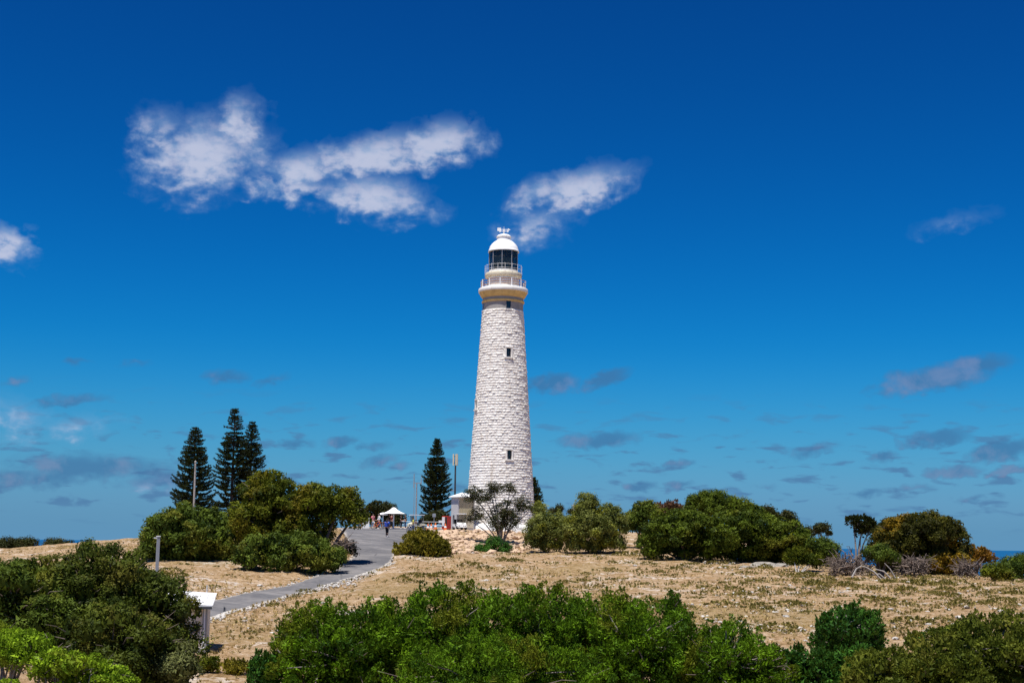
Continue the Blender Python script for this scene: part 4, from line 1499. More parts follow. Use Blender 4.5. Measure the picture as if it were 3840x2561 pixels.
def scatter_mesh(name, pos, axis, size, kind, mat, rs, tint=None):
    n = len(pos)
    spin = rs.uniform(0, 2 * math.pi, n)
    R = rot_to(axis, spin)
    if tint is None:
        tint = rs.uniform(0, 1, n)
    tm = TEMPL[kind]
    pick = rs.randint(0, len(tm), n)
    VV, FF, TT, base = [], [], [], 0
    for q, (V, Fc) in enumerate(tm):
        s = np.nonzero(pick == q)[0]
        if not len(s):
            continue
        P = np.einsum('nij,vj->nvi', R[s], V) * size[s][:, None, None] + pos[s][:, None, :]
        m = len(V)
        FF.append((Fc[None] + (np.arange(len(s)) * m)[:, None, None]).reshape(-1, 3) + base)
        VV.append(P.reshape(-1, 3))
        TT.append(np.repeat(tint[s], m))
        base += len(s) * m
    return np_mesh(name, np.vstack(VV), np.vstack(FF), mat, False, np.concatenate(TT))


def sphere_dirs(n, rs, zmin=-1.0):
    i = np.arange(n) + rs.uniform(0.2, 0.8, n)
    z = 1 - (1 - zmin) * i / n
    ph = i * 2.399963 + rs.uniform(0, 6.28)
    r = np.sqrt(np.maximum(0, 1 - z * z))
    d = np.stack([r * np.cos(ph), r * np.sin(ph), z], -1) + rs.normal(0, 0.12, (n, 3))
    return d / np.linalg.norm(d, axis=1, keepdims=True)


TRI = [0]


def shrub(name, label, cat, lobes, d, leafmat, kind='sprig', size=0.25, clump=0.55, cover=1.0, dens=1.0, upb=0.6, group=None, seed=1,
          bark='bark_brown', base=None, depth=1.0, stems=5, zmin=-0.75, flat=0.75, fill=0.3, branches=True, trunk_r=0.10, twigs=0, dd=None, bare=0.0, crown_name='crown', plume=False, body=True, heads=False):
    """A shrub or tree whose crown is built from lobes given in photograph pixels (u, v, half-width, half-height[, extra distance])."""
    rs = np.random.RandomState(seed)
    L = []
    for lb in lobes:
        dl = d + (lb[4] if len(lb) > 4 else 0.0)
        c = at(lb[0], lb[1], dl)
        k = dl / F
        rx, rz = lb[2] * k, lb[3] * k
        L.append((np.array(c), np.array([rx, (rx + rz) / 2 * depth, rz])))
    if base is None:
        ub = sum(l[0] * l[2] for l in lobes) / sum(l[2] for l in lobes)
        g = on_ground(ub, d)
    else:
        g = on_ground(base[0], base[1] if len(base) > 1 else d)
    G = np.array(g)
    root = thing(name, g, label, cat, group)
    # clumps on the lobes
    cc, cn, cr = [], [], []
    for li, (c, r) in enumerate(L):
        area = 4 * math.pi * ((r[0] * r[1]) ** 1.6 / 3 + (r[0] * r[2]) ** 1.6 / 3 + (r[1] * r[2]) ** 1.6 / 3) ** (1 / 1.6)
        n = max(6, int(cover * 0.46 * area / (math.pi * (clump * 0.62) ** 2)))
        dr = sphere_dirs(n, rs, zmin)
        p = c + dr * r * rs.uniform(0.72, 1.06, (n, 1)) * (1 - 0.5 * clump / max(r.mean(), clump))
        keep = np.ones(n, bool)
        for lj, (c2, r2) in enumerate(L):
            if lj != li:
                keep &= (((p - c2) / r2) ** 2).sum(1) > 0.55
        nm = dr / r
        nm /= np.linalg.norm(nm, axis=1, keepdims=True)
        cc.append(p[keep]); cn.append(nm[keep]); cr.append(clump * rs.uniform(0.6, 1.35, keep.sum()))
    cc, cn, cr = np.vstack(cc), np.vstack(cn), np.concatenate(cr)
    gz = ground_np(cc[:, 0], cc[:, 1])
    ok = cc[:, 2] > gz + 0.05
    # uneven gaps between the branch heads
    gap = vnoise(cc[:, 0] / (clump * 2.6) + cc[:, 1] / (clump * 3.1) + 50, cc[:, 2] / (clump * 2.2) + cc[:, 1] / (clump * 4.0) + 50, seed)
    ok &= gap > (0.30 if heads else 0.24 if body else 0.0)
    if bare:
        ok &= rs.rand(len(cc)) > bare
    cc, cn, cr = cc[ok], cn[ok], cr[ok]
    ct = rs.uniform(0, 1, len(cc))
    # lapped leaves give each clump its body
    lean = cn * np.array([0.3, 0.3, 0]) + np.array([0, 0, 1.0])
    if plume:
        sh_me = scatter_mesh('leaf_shell', cc - G, lean, cr * flat * 2.0, 'plume', leafmat, rs, ct)
    else:
        sh_me = scatter_mesh('leaf_shell', cc - G, cn * 0.55 + np.array([0, 0, 1.0]), cr * 0.95, 'head' if heads else 'dome', leafmat, rs, ct)
    shell = sh_me if body else None
    # sprigs on the clumps
    m = max(4, int(dens * (3.0 if body else 7.5) * clump * clump / (size * size * 0.42)))
    n = len(cc) * m
    ci = np.repeat(np.arange(len(cc)), m)
    dv = rs.normal(size=(n, 3)) * 0.8 + cn[ci] * 0.75 + np.array([0, 0, 0.8])
    dv /= np.linalg.norm(dv, axis=1, keepdims=True)
    pos = cc[ci] + dv * (cr[ci] * rs.uniform(0.55, 1.0, n))[:, None] * np.array([1, 1, flat])
    ax = dv * 0.7 + np.array([0, 0, upb]) + rs.normal(0, 0.22, (n, 3))
    if plume:                                   # upright tapering shoots instead of rounded clumps
        h = rs.uniform(-1, 1, n)
        a = rs.uniform(0, 2 * math.pi, n)
        rr = cr[ci] * (0.25 + 0.55 * (1 - h)) * np.sqrt(rs.uniform(0.2, 1, n)) * 0.8
        lean = cn[ci] * np.array([0.35, 0.35, 0]) + np.array([0, 0, 1.0])
        out = np.stack([np.cos(a), np.sin(a), np.zeros(n)], -1)
        pos = cc[ci] + lean * (h * cr[ci] * flat)[:, None] + out * rr[:, None]
        ax = out * (0.75 - 0.45 * h)[:, None] + lean + rs.normal(0, 0.15, (n, 3))
    sz = size * rs.uniform(0.7, 1.3, n)
    ti = np.clip(ct[ci] * 0.8 + rs.uniform(-0.1, 0.3, n), 0, 1)
    # thinner filling inside the lobes, so that the crown is not hollow
    me = scatter_mesh(crown_name, pos - G, ax, sz, kind, leafmat, rs, ti)
    TRI[0] += len(me.polygons)
    cr_ob = link(crown_name, me, root)
    if shell:
        link('leaf_shell', shell, cr_ob)
    else:
        bpy.data.meshes.remove(sh_me)
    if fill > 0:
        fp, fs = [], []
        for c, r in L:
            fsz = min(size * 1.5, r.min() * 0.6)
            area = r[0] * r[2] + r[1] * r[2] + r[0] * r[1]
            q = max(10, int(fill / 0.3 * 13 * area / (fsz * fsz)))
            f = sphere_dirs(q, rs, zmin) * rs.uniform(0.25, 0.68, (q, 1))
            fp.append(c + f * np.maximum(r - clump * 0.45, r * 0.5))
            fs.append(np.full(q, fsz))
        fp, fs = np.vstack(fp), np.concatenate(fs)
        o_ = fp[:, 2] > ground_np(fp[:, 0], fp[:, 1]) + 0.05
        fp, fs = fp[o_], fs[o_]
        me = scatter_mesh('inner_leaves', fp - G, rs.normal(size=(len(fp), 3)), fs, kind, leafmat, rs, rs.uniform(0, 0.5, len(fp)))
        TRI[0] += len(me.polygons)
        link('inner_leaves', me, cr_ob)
    # trunk and limbs
    mb = MB()
    for i in range(stems):
        c, r = L[i % len(L)]
        if i >= len(L):
            c = c + rs.normal(0, 0.35, 3) * r
        s = Vector((rs.normal(0, 0.15), rs.normal(0, 0.15), -0.25))
        e = Vector(c - G)
        mid = Vector((s.x * 0.75 + e.x * 0.25, s.y * 0.75 + e.y * 0.25, s.z + (e.z - s.z) * 0.55)) + Vector((rs.normal(0, 0.06), rs.normal(0, 0.06), 0)) * e.length
        pts = []
        for q in range(6):
            t = q / 5
            pts.append(s * (1 - t) ** 2 + mid * 2 * t * (1 - t) + e * t * t)
        mb.tube(pts, [trunk_r * (1 - 0.75 * q / 5) for q in range(6)], 6)
    if mb.v:
        mb.obj('trunk', M[bark], root, True)
    if branches and len(cc):
        mb = MB()
        for i in rs.choice(len(cc), min(len(cc), 60), False):
            li = int(np.argmin([np.linalg.norm((cc[i] - c) / r) for c, r in L]))
            c, r = L[li]
            s = Vector(c - G + rs.normal(0, 0.12, 3) * r)
            e = Vector(cc[i] - G)
            mid = s.lerp(e, 0.5) + Vector(rs.normal(0, 0.08, 3)) * (e - s).length
            mb.tube([s, mid, e], [trunk_r * 0.4, trunk_r * 0.28, trunk_r * 0.12], 5, False)
        mb.obj('branch', M[bark], root)['kind'] = 'stuff'
    if twigs:
        mb = MB()
        for i in range(twigs):
            c, r = L[rs.randint(len(L))]
            dr = sphere_dirs(1, rs, -0.2)[0]
            s = Vector(c - G + dr * r * rs.uniform(0.6, 0.8))
            e = Vector(c - G + dr * r * rs.uniform(0.98, 1.12)) + Vector(rs.normal(0, 0.1, 3))
            mb.tube([s, s.lerp(e, 0.5) + Vector(rs.normal(0, 0.06, 3)), e], [trunk_r * 0.22, trunk_r * 0.15, trunk_r * 0.06], 4, False)
        mb.obj('dead_twig', M['twig_dead'], root)['kind'] = 'stuff'
    return root


def pine(name, label, u, v_top, d, half_w, seed, group, lean=0.0, gap=0.0):
    """Norfolk Island pine: straight trunk, tiers of level branches with upswept foliage."""
    rs = np.random.RandomState(seed)
    g = on_ground(u, d)
    H = at(u, v_top, d).z - g.z
    Rm = half_w * d / F
    root = thing(name, g, label, 'tree', group)
    mb = MB()
    mb.tube([(0, 0, -0.3), (0, 0, H * 0.5), (0, 0, H)], [H * 0.017, H * 0.010, 0.02], 8)
    mb.obj('trunk', M['bark_brown'], root, True)
    pos, ax, sz = [], [], []
    br = MB()
    z = H * 0.06
    while z < H * 0.985:
        f = z / H
        prof = min(1.0, (1 - f) / 0.55) ** 0.72 * (0.86 + 0.14 * min(1, f / 0.18))
        R = Rm * prof
        nb = 8 if f < 0.8 else 6
        a0 = rs.uniform(0, 6.28)
        for q in range(nb):
            if rs.rand() < 0.06 + gap:
                continue
            a = a0 + 6.283 * q / nb + rs.normal(0, 0.12)
            r = R * rs.uniform(0.70, 1.10) + 0.06
            dz0 = rs.normal(0, 0.06) * r
            k = max(2, int(r / 0.16))
            pts = []
            for j in range(k + 1):
                t = j / k
                zz = z + dz0 + (-0.20 * t + 0.34 * t * t * t) * r * (1.0 if f < 0.7 else -0.6 * t + 0.4) + (0.25 * r * t if f > 0.8 else 0)
                pts.append((math.cos(a) * r * t, math.sin(a) * r * t, zz))
            br.tube([pts[0], pts[len(pts) // 2], pts[-1]], [0.045, 0.03, 0.012], 4, False)
            for j, p in enumerate(pts):
                t = j / k
                if t < 0.22 and r > 0.8:
                    continue
                for side in (-1, -0.4, 0.4, 1):
                    wd = 0.22 * (1 - 0.5 * t)
                    pp = np.array(p) + np.array([-math.sin(a), math.cos(a), 0]) * side * wd + rs.normal(0, 0.04, 3)
                    pos.append(pp)
                    ax.append(np.array([math.cos(a) * 0.55, math.sin(a) * 0.55, 0.75]) + rs.normal(0, 0.2, 3))
                    sz.append(rs.uniform(0.24, 0.40) * (0.75 + 0.25 * prof))
        z += (0.45 - 0.20 * f) * rs.uniform(0.7, 1.3) * (H / 13.0) ** 0.5
    me = scatter_mesh('foliage', np.array(pos), np.array(ax), np.array(sz), 'needle', M['lf_pine'], rs)
    TRI[0] += len(me.polygons)
    link('foliage', me, root)
    br.obj('branch', M['bark_brown'], root)['kind'] = 'stuff'
    return root


def build_pines():
    G_ = 'norfolk island pines on the hill'
    pine('pine_tree', 'broad dark pine behind the pale pole on the left', 716, 1600, 186, 80, 5, G_)
    pine('pine_tree', 'tallest dark pine on the left with an open crown', 862, 1527, 196, 74, 6, G_, gap=0.12)
    pine('pine_tree', 'narrower dark pine touching the right side of the tallest', 930, 1577, 199, 62, 7, G_)
    pine('pine_tree', 'lone dark pine left of the lighthouse beside the telephone mast', 1632, 1646, 196, 54, 8, G_)
    pine('pine_tree', 'dark pine peeping out behind the lighthouse right edge', 1998, 1790, 214, 40, 9, G_)
    pine('pine_tree', 'tiny far pine tip above the rusty tree on the right', 3562, 1932, 260, 14, 10, G_)


def build_shrubs():
    S = shrub
    # ---- foreground, along the bottom
    S('tea_tree', 'big bright green tufted shrub in the bottom centre foreground', 'shrub',
      [(1700, 2440, 330, 235), (2060, 2440, 330, 230), (1890, 2590, 420, 180, -6)], 47, M['lf_green'], 'fine', 0.13, 0.23, 0.95, 0.8, 1.4, 'green shrubs along the foreground', 21, flat=1.25, fill=0.3, heads=True, stems=7, bark='bark_grey', trunk_r=0.09, depth=1.0, twigs=45)
    S('tea_tree', 'green tufted shrub at the left end of the bottom centre mass', 'shrub',
      [(1280, 2510, 265, 230), (1180, 2430, 150, 150), (1430, 2440, 190, 180)], 46, M['lf_green'], 'fine', 0.13, 0.23, 0.95, 0.8, 1.4, 'green shrubs along the foreground', 22, flat=1.25, fill=0.3, heads=True, stems=6, bark='bark_grey', twigs=45)
    S('tea_tree', 'green tufted shrub right of the bottom centre with a pointed leader', 'shrub',
      [(2400, 2460, 260, 205), (2340, 2310, 100, 90, 2), (2520, 2300, 36, 70, 2), (2560, 2500, 190, 175)], 46, M['lf_green'], 'fine', 0.13, 0.23, 0.95, 0.8, 1.4, 'green shrubs along the foreground', 23, flat=1.25, fill=0.3, heads=True, stems=6, bark='bark_grey', twigs=45)
    S('tea_tree', 'green tufted shrub sloping down to the right of the foreground mass', 'shrub',
      [(2730, 2520, 190, 175), (2860, 2560, 130, 120)], 45, M['lf_green'], 'fine', 0.13, 0.23, 0.95, 0.8, 1.4, 'green shrubs along the foreground', 24, flat=1.25, fill=0.3, heads=True, stems=5, bark='bark_grey', twigs=60)
    S('tea_tree', 'small deep green shrub in the gap below the round dark bush', 'shrub',
      [(3060, 2560, 150, 110), (3190, 2500, 80, 60), (2990, 2500, 60, 60)], 46, M['lf_deep'], 'sprig', 0.26, 0.38, 1.1, 1.0, 1.0, 'green shrubs along the foreground', 25, stems=4)
    S('tea_tree', 'small dark green sapling at the far left end of the foreground mass', 'shrub',
      [(985, 2540, 60, 75), (1030, 2480, 30, 40)], 46, M['lf_deep'], 'sprig', 0.24, 0.3, 1.1, 1.0, 1.0, 'green shrubs along the foreground', 26, stems=3)
    S('round_bush', 'rounded deep green bush standing alone on the dry slope, right', 'shrub',
      [(3180, 2375, 120, 90), (3130, 2410, 80, 65), (3260, 2420, 55, 60)], 60, M['lf_deep'], 'sprig', 0.30, 0.36, 1.0, 1.0, 0.9, None, 27, stems=5, bark='bark_grey', twigs=30)
    S('round_bush', 'tiny deep green bush on the slope left of the olive corner shrub', 'shrub',
      [(3440, 2410, 36, 26)], 62, M['lf_deep'], 'sprig', 0.22, 0.24, 1.0, 1.0, 0.8, None, 28, stems=3, trunk_r=0.05)
    S('olive_shrub', 'broad olive shrub filling the bottom right corner', 'shrub',
      [(3760, 2520, 330, 210), (3520, 2560, 300, 165), (3330, 2590, 190, 140), (3650, 2430, 150, 80)], 42, leaf('lf_corner', (0.040, 0.060, 0.006), (0.090, 0.105, 0.012), (0.105, 0.098, 0.014), 0.3, 0.5), 'fine', 0.17, 0.30, 0.8, 0.9, 0.8, None, 29, stems=8, bark='bark_grey', flat=0.8)
    # ---- bottom left
    S('lime_shrub', 'bright lime green flat-topped shrub in the bottom left corner', 'shrub',
      [(60, 2480, 170, 105), (-60, 2455, 190, 115, 2)], 31, M['lf_lime'], 'fine', 0.10, 0.17, 1.15, 0.8, 0.9, 'lime green shrubs in the left corner', 31, stems=14, bark='bark_grey', zmin=0.05, flat=0.55, fill=0.12, trunk_r=0.06, twigs=45)
    S('lime_shrub', 'lime green dome right of the bare grey stems in the corner', 'shrub',
      [(320, 2570, 150, 112), (420, 2600, 110, 90), (205, 2520, 90, 70)], 30, M['lf_lime'], 'fine', 0.10, 0.17, 1.15, 0.8, 0.9, 'lime green shrubs in the left corner', 32, stems=12, bark='bark_grey', zmin=-0.1, flat=0.55, fill=0.2, trunk_r=0.05, twigs=60)
    S('lime_shrub', 'low lime green sprays at the very bottom left below the bare stems', 'shrub',
      [(-10, 2610, 80, 80), (190, 2640, 60, 60)], 29, M['lf_lime'], 'fine', 0.10, 0.17, 1.1, 0.8, 0.9, 'lime green shrubs in the left corner', 33, stems=8, bark='bark_grey', flat=0.55, trunk_r=0.05)
    S('thicket_shrub', 'large dark olive thicket left of the roadside hut', 'shrub',
      [(390, 2245, 225, 212), (545, 2315, 180, 195), (260, 2300, 220, 220), (640, 2410, 118, 150), (420, 2450, 270, 190, -3)], 56, M['lf_olive_dark'], 'leafy', 0.32, 0.46, 0.85, 1.0, 0.6, 'dark thickets on the left', 34, stems=8, bark='bark_grey', twigs=80)
    S('thicket_shrub', 'dark green thicket at the left picture edge above the lime shrub', 'shrub',
      [(60, 2270, 190, 170), (-60, 2260, 190, 150), (160, 2380, 160, 160)], 54, M['lf_mid'], 'leafy', 0.32, 0.46, 0.85, 1.0, 0.6, 'dark thickets on the left', 35, stems=6, bark='bark_grey', twigs=50)
    S('thicket_shrub', 'grey-green low shrub at the foot of the dark thicket near the hut', 'shrub',
      [(560, 2530, 150, 80), (680, 2490, 80, 70)], 53, leaf('lf_greygreen', (0.045, 0.055, 0.016), (0.100, 0.108, 0.036), None, 0.25), 'leafy', 0.28, 0.42, 1.0, 1.0, 0.6, 'dark thickets on the left', 36, stems=5, bark='bark_grey')
    S('dry_bush', 'low dry olive bush on the sand right of the hut base', 'shrub',
      [(880, 2512, 60, 32), (930, 2525, 40, 25)], 62, M['lf_gold'], 'fine', 0.22, 0.26, 1.0, 0.8, 0.8, None, 37, stems=4, trunk_r=0.04)
    S('dry_bush', 'low greenish bush directly at the right foot of the hut', 'shrub',
      [(785, 2497, 38, 32)], 62, M['lf_olive'], 'fine', 0.22, 0.26, 1.0, 0.8, 0.8, None, 38, stems=4, trunk_r=0.04)
    # ---- middle left
    S('spreading_tree', 'dark green dense shrub left of the olive tree by the road', 'shrub',
      [(720, 2010, 170, 110), (610, 2050, 90, 80), (800, 2060, 100, 75), (640, 1985, 110, 60), (560, 2090, 55, 50, 2), (700, 2085, 110, 42), (820, 2095, 60, 36), (850, 2050, 62, 70)], 114, M['lf_mid'], 'pad', 0.46, 0.62, 0.9, 0.9, 0.5, 'shrubs beside the road', 41, stems=6, trunk_r=0.16)
    S('spreading_tree', 'olive yellow crowned tree leaning over the road', 'tree',
      [(1010, 1860, 110, 85), (1010, 1960, 150, 110), (1170, 1900, 130, 80), (1280, 1900, 85, 70), (1130, 2000, 120, 80), (1330, 1940, 38, 50)], 114, M['lf_olive'], 'pad', 0.44, 0.62, 0.85, 0.9, 0.5, 'shrubs beside the road', 42, stems=7, trunk_r=0.22, base=(1215, 113), bark='bark_brown', twigs=40)
    S('spreading_tree', 'fresh green shrub in front of the olive tree beside the road', 'shrub',
      [(1010, 2080, 130, 75), (1130, 2080, 120, 70), (1220, 2100, 85, 50), (930, 2090, 60, 60)], 107, M['lf_mid'], 'pad', 0.42, 0.52, 0.95, 0.9, 0.5, 'shrubs beside the road', 43, stems=6, trunk_r=0.12)
    S('spreading_tree', 'small dark shrub at the road edge below the overhanging tree', 'shrub',
      [(1308, 2060, 26, 30), (1270, 2055, 22, 20)], 115, M['lf_dark'], 'leafy', 0.4, 0.4, 0.9, 0.9, 0.5, 'shrubs beside the road', 44, stems=4, trunk_r=0.06)
    S('golden_bush', 'golden olive bush between the road and the stone bank', 'shrub',
      [(1580, 2060, 95, 58), (1530, 2085, 65, 40), (1640, 2070, 48, 45), (1570, 2025, 60, 32)], 122, M['lf_gold'], 'fine', 0.42, 0.55, 1.1, 0.9, 0.7, None, 45, stems=5, trunk_r=0.1)
    S('far_shrub', 'dark shrub behind the white umbrella', 'shrub',
      [(1415, 1912, 42, 38), (1450, 1925, 35, 34), (1380, 1945, 40, 30), (1480, 1955, 40, 22)], 188, M['lf_dark'], 'pad', 0.55, 0.7, 1.1, 0.9, 0.5, 'shrubs behind the forecourt', 46, stems=4, trunk_r=0.12)
    S('far_shrub', 'dark shrub under the lone pine beside the lighthouse', 'shrub',
      [(1640, 1945, 45, 26), (1600, 1955, 28, 16)], 190, M['lf_dark'], 'leafy', 0.5, 0.6, 1.0, 0.9, 0.5, 'shrubs behind the forecourt', 47, stems=4, trunk_r=0.1)
    S('far_shrub', 'low olive shrub row behind the pines on the left', 'shrub',
      [(880, 1985, 110, 30), (780, 1990, 80, 25)], 180, M['lf_mid'], 'pad', 0.5, 0.6, 1.0, 0.9, 0.5, 'shrubs behind the forecourt', 48, stems=4, trunk_r=0.1)
    # ---- before the lighthouse
    S('sparse_tree', 'sparse dark tree with bare forking limbs before the lighthouse', 'tree',
      [(1775, 1862, 42, 36), (1850, 1835, 38, 26), (1915, 1835, 28, 26), (1820, 1870, 40, 28), (1900, 1930, 62, 52), (1955, 1900, 34, 40), (1880, 1965, 60, 40), (1790, 1935, 30, 30), (1760, 1950, 18, 18)], 150, M['lf_dark'], 'leafy', 0.40, 0.36, 0.62, 0.5, 0.5, None, 51, body=False, stems=16, trunk_r=0.11, base=(1878, 150), fill=0.1, bark='bark_grey')
    S('small_shrub', 'small dark green shrub on stems below the lighthouse', 'shrub',
      [(1860, 2035, 36, 32), (1800, 2065, 26, 26), (1890, 2060, 30, 24), (1840, 2065, 40, 22)], 133, M['lf_deep'], 'leafy', 0.40, 0.40, 0.9, 0.9, 0.5, None, 52, stems=5, trunk_r=0.05)
    # ---- right of the lighthouse
    Gp = 'pale shrubs right of the lighthouse'
    S('pale_shrub', 'pale olive shrub against the right foot of the lighthouse', 'shrub',
      [(2030, 1990, 62, 68), (2085, 1985, 52, 62), (2010, 2035, 45, 38), (2020, 1915, 26, 30, 8), (2075, 2042, 48, 30)], 143, M['lf_pale'], 'leafy', 0.50, 0.48, 1.0, 0.9, 0.5, Gp, 53, stems=5)
    S('pale_shrub', 'tall pale olive shrub with an upright crown right of the lighthouse', 'shrub',
      [(2200, 1900, 55, 55), (2215, 1985, 105, 75), (2290, 1960, 62, 65), (2150, 1995, 62, 62), (2280, 2030, 75, 40), (2170, 2042, 60, 30), (2235, 2045, 60, 30)], 141, M['lf_pale'], 'leafy', 0.50, 0.50, 1.0, 0.9, 0.5, Gp, 54, stems=6)
    S('pale_shrub', 'thin dark sprays behind the pale shrubs near the beige pillar', 'shrub',
      [(2095, 1912, 22, 14), (2070, 1920, 14, 10), (2140, 1920, 12, 12)], 165, M['lf_dark'], 'leafy', 0.45, 0.35, 0.9, 0.8, 0.5, Gp, 55, stems=5, trunk_r=0.05)
    Gd = 'domed trees on the right hill'
    S('domed_tree', 'dark green shrub in the gap left of the big domes', 'shrub',
      [(2400, 1935, 55, 48), (2370, 1965, 55, 42), (2430, 1910, 35, 28)], 152, M['lf_mid'], 'pad', 0.5, 0.6, 1.1, 0.9, 0.5, Gd, 56, stems=4)
    S('withered_shrub', 'withered red-brown shrub on the skyline left of the domes', 'shrub',
      [(2465, 1915, 38, 26), (2515, 1905, 30, 26), (2545, 1915, 26, 20)], 160, M['lf_brown'], 'fine', 0.5, 0.5, 1.0, 0.7, 0.5, None, 57, stems=6, fill=0.15)
    S('domed_tree', 'left one of the two big smooth domed trees', 'tree',
      [(2560, 2005, 165, 95), (2480, 2040, 90, 55), (2640, 2045, 95, 55), (2470, 2062, 75, 32), (2570, 2066, 80, 34), (2660, 2068, 70, 34)], 124, M['lf_dome'], 'pad', 0.42, 0.60, 0.95, 0.9, 0.5, Gd, 58, stems=7, flat=0.5, trunk_r=0.16)
    S('domed_tree', 'right one of the two big smooth domed trees', 'tree',
      [(2790, 2000, 150, 92), (2890, 2025, 145, 85), (2730, 2040, 90, 60), (2970, 2050, 72, 60), (2760, 2075, 75, 34), (2850, 2078, 80, 36), (2940, 2085, 80, 36)], 123, M['lf_dome'], 'pad', 0.42, 0.60, 0.95, 0.9, 0.5, Gd, 59, stems=7, flat=0.5, trunk_r=0.16)
    S('domed_tree', 'taller dark tree with pointed tips rising behind the two domes', 'tree',
      [(2680, 1905, 115, 52), (2640, 1890, 70, 42), (2760, 1920, 90, 40), (2672, 1865, 16, 24), (2700, 1865, 15, 22), (2740, 1885, 22, 20)], 146, M['lf_dome'], 'leafy', 0.5, 0.6, 1.1, 0.9, 0.8, Gd, 60, stems=5)
    S('domed_tree', 'dark clumps on the skyline right of the two domes', 'tree',
      [(2880, 1920, 26, 22), (2945, 1938, 38, 16), (2920, 1935, 20, 12), (3020, 2000, 30, 30), (2980, 1975, 40, 26)], 150, M['lf_dark'], 'pad', 0.5, 0.5, 1.0, 0.9, 0.5, Gd, 61, stems=5)
    S('umbrella_tree', 'small umbrella shaped tree alone on the right skyline', 'tree',
      [(3082, 1983, 32, 18), (3112, 2000, 18, 14), (3068, 1995, 18, 10)], 148, M['lf_dark'], 'pad', 0.45, 0.38, 1.0, 0.8, 0.5, None, 62, stems=6, trunk_r=0.09, base=(3086, 148), bark='bark_grey', fill=0.2)
    S('olive_bush', 'olive bush with thin white trunk at the right field edge', 'shrub',
      [(3000, 2095, 60, 36), (3050, 2105, 35, 30)], 114, M['lf_olive'], 'fine', 0.36, 0.42, 1.0, 0.9, 0.6, None, 63, stems=4, bark='driftwood', base=(2999, 113), trunk_r=0.08)
    S('olive_bush', 'dark green bush behind the thin-trunked olive bush', 'shrub',
      [(3090, 2065, 55, 42), (3040, 2050, 40, 30), (3110, 2100, 45, 40)], 122, M['lf_mid'], 'leafy', 0.42, 0.48, 1.1, 0.9, 0.5, None, 64, stems=4)
    S('bare_tree', 'half bare dark tree leaning left on the right skyline', 'tree',
      [(3240, 1966, 44, 22), (3198, 1960, 24, 14), (3262, 1990, 30, 20), (3228, 1995, 22, 18)], 126, M['lf_dark'], 'fine', 0.42, 0.36, 1.4, 0.8, 0.6, None, 65, body=False, stems=4, trunk_r=0.11, base=(3215, 126), bark='bark_grey', fill=0.05, twigs=50)
    Gr = 'rusty shrubs on the right'
    S('rusty_tree', 'large rust and olive crowned tree on the right', 'tree',
      [(3440, 2000, 150, 65), (3370, 2010, 100, 68), (3530, 2025, 95, 68), (3480, 1975, 120, 42), (3340, 2070, 95, 60), (3450, 2090, 130, 62), (3570, 2090, 70, 62), (3370, 2130, 80, 34), (3480, 2135, 90, 34), (3570, 2135, 60, 30)], 118, M['lf_rust'], 'pad', 0.42, 0.58, 1.1, 0.9, 0.5, Gr, 66, stems=9, trunk_r=0.2, bark='bark_grey', twigs=45)
    S('rusty_tree', 'low orange-brown shrub beside the sea on the right', 'shrub',
      [(3650, 2085, 62, 30), (3700, 2095, 28, 22), (3620, 2110, 50, 34)], 124, M['lf_orange'], 'fine', 0.42, 0.46, 1.15, 0.9, 0.5, Gr, 67, stems=4)
    S('green_bush', 'rounded green bush at the right edge below the sea', 'shrub',
      [(3710, 2140, 44, 32), (3760, 2160, 36, 24)], 110, M['lf_olive'], 'pad', 0.38, 0.42, 1.1, 0.9, 0.5, None, 68, stems=4)
    S('green_bush', 'dark bush row at the right picture edge before the sea', 'shrub',
      [(3790, 2135, 60, 38), (3850, 2120, 60, 45), (3800, 2175, 50, 26)], 118, M['lf_mid'], 'leafy', 0.42, 0.46, 1.1, 0.9, 0.5, None, 69, stems=5)
    S('green_bush', 'small green clump left of the rusty tree foot', 'shrub',
      [(3290, 2080, 60, 32), (3330, 2090, 40, 26)], 112, M['lf_mid'], 'leafy', 0.36, 0.4, 1.1, 0.9, 0.5, None, 70, stems=4)
    # behind the crest, left edge
    S('far_thicket', 'dark far thicket on the skyline at the left edge', 'shrub',
      [(40, 2048, 90, 22), (100, 2040, 40, 14), (-60, 2048, 80, 20)], 230, M['lf_dark'], 'leafy', 0.7, 0.8, 1.1, 0.9, 0.4, 'far thickets on the left', 71, stems=4)
    S('far_thicket', 'second dark far thicket on the left skyline nearer the shrubs', 'shrub',
      [(205, 2045, 50, 18), (245, 2048, 30, 14)], 228, M['lf_dark'], 'leafy', 0.7, 0.8, 1.1, 0.9, 0.4, 'far thickets on the left', 72, stems=4)


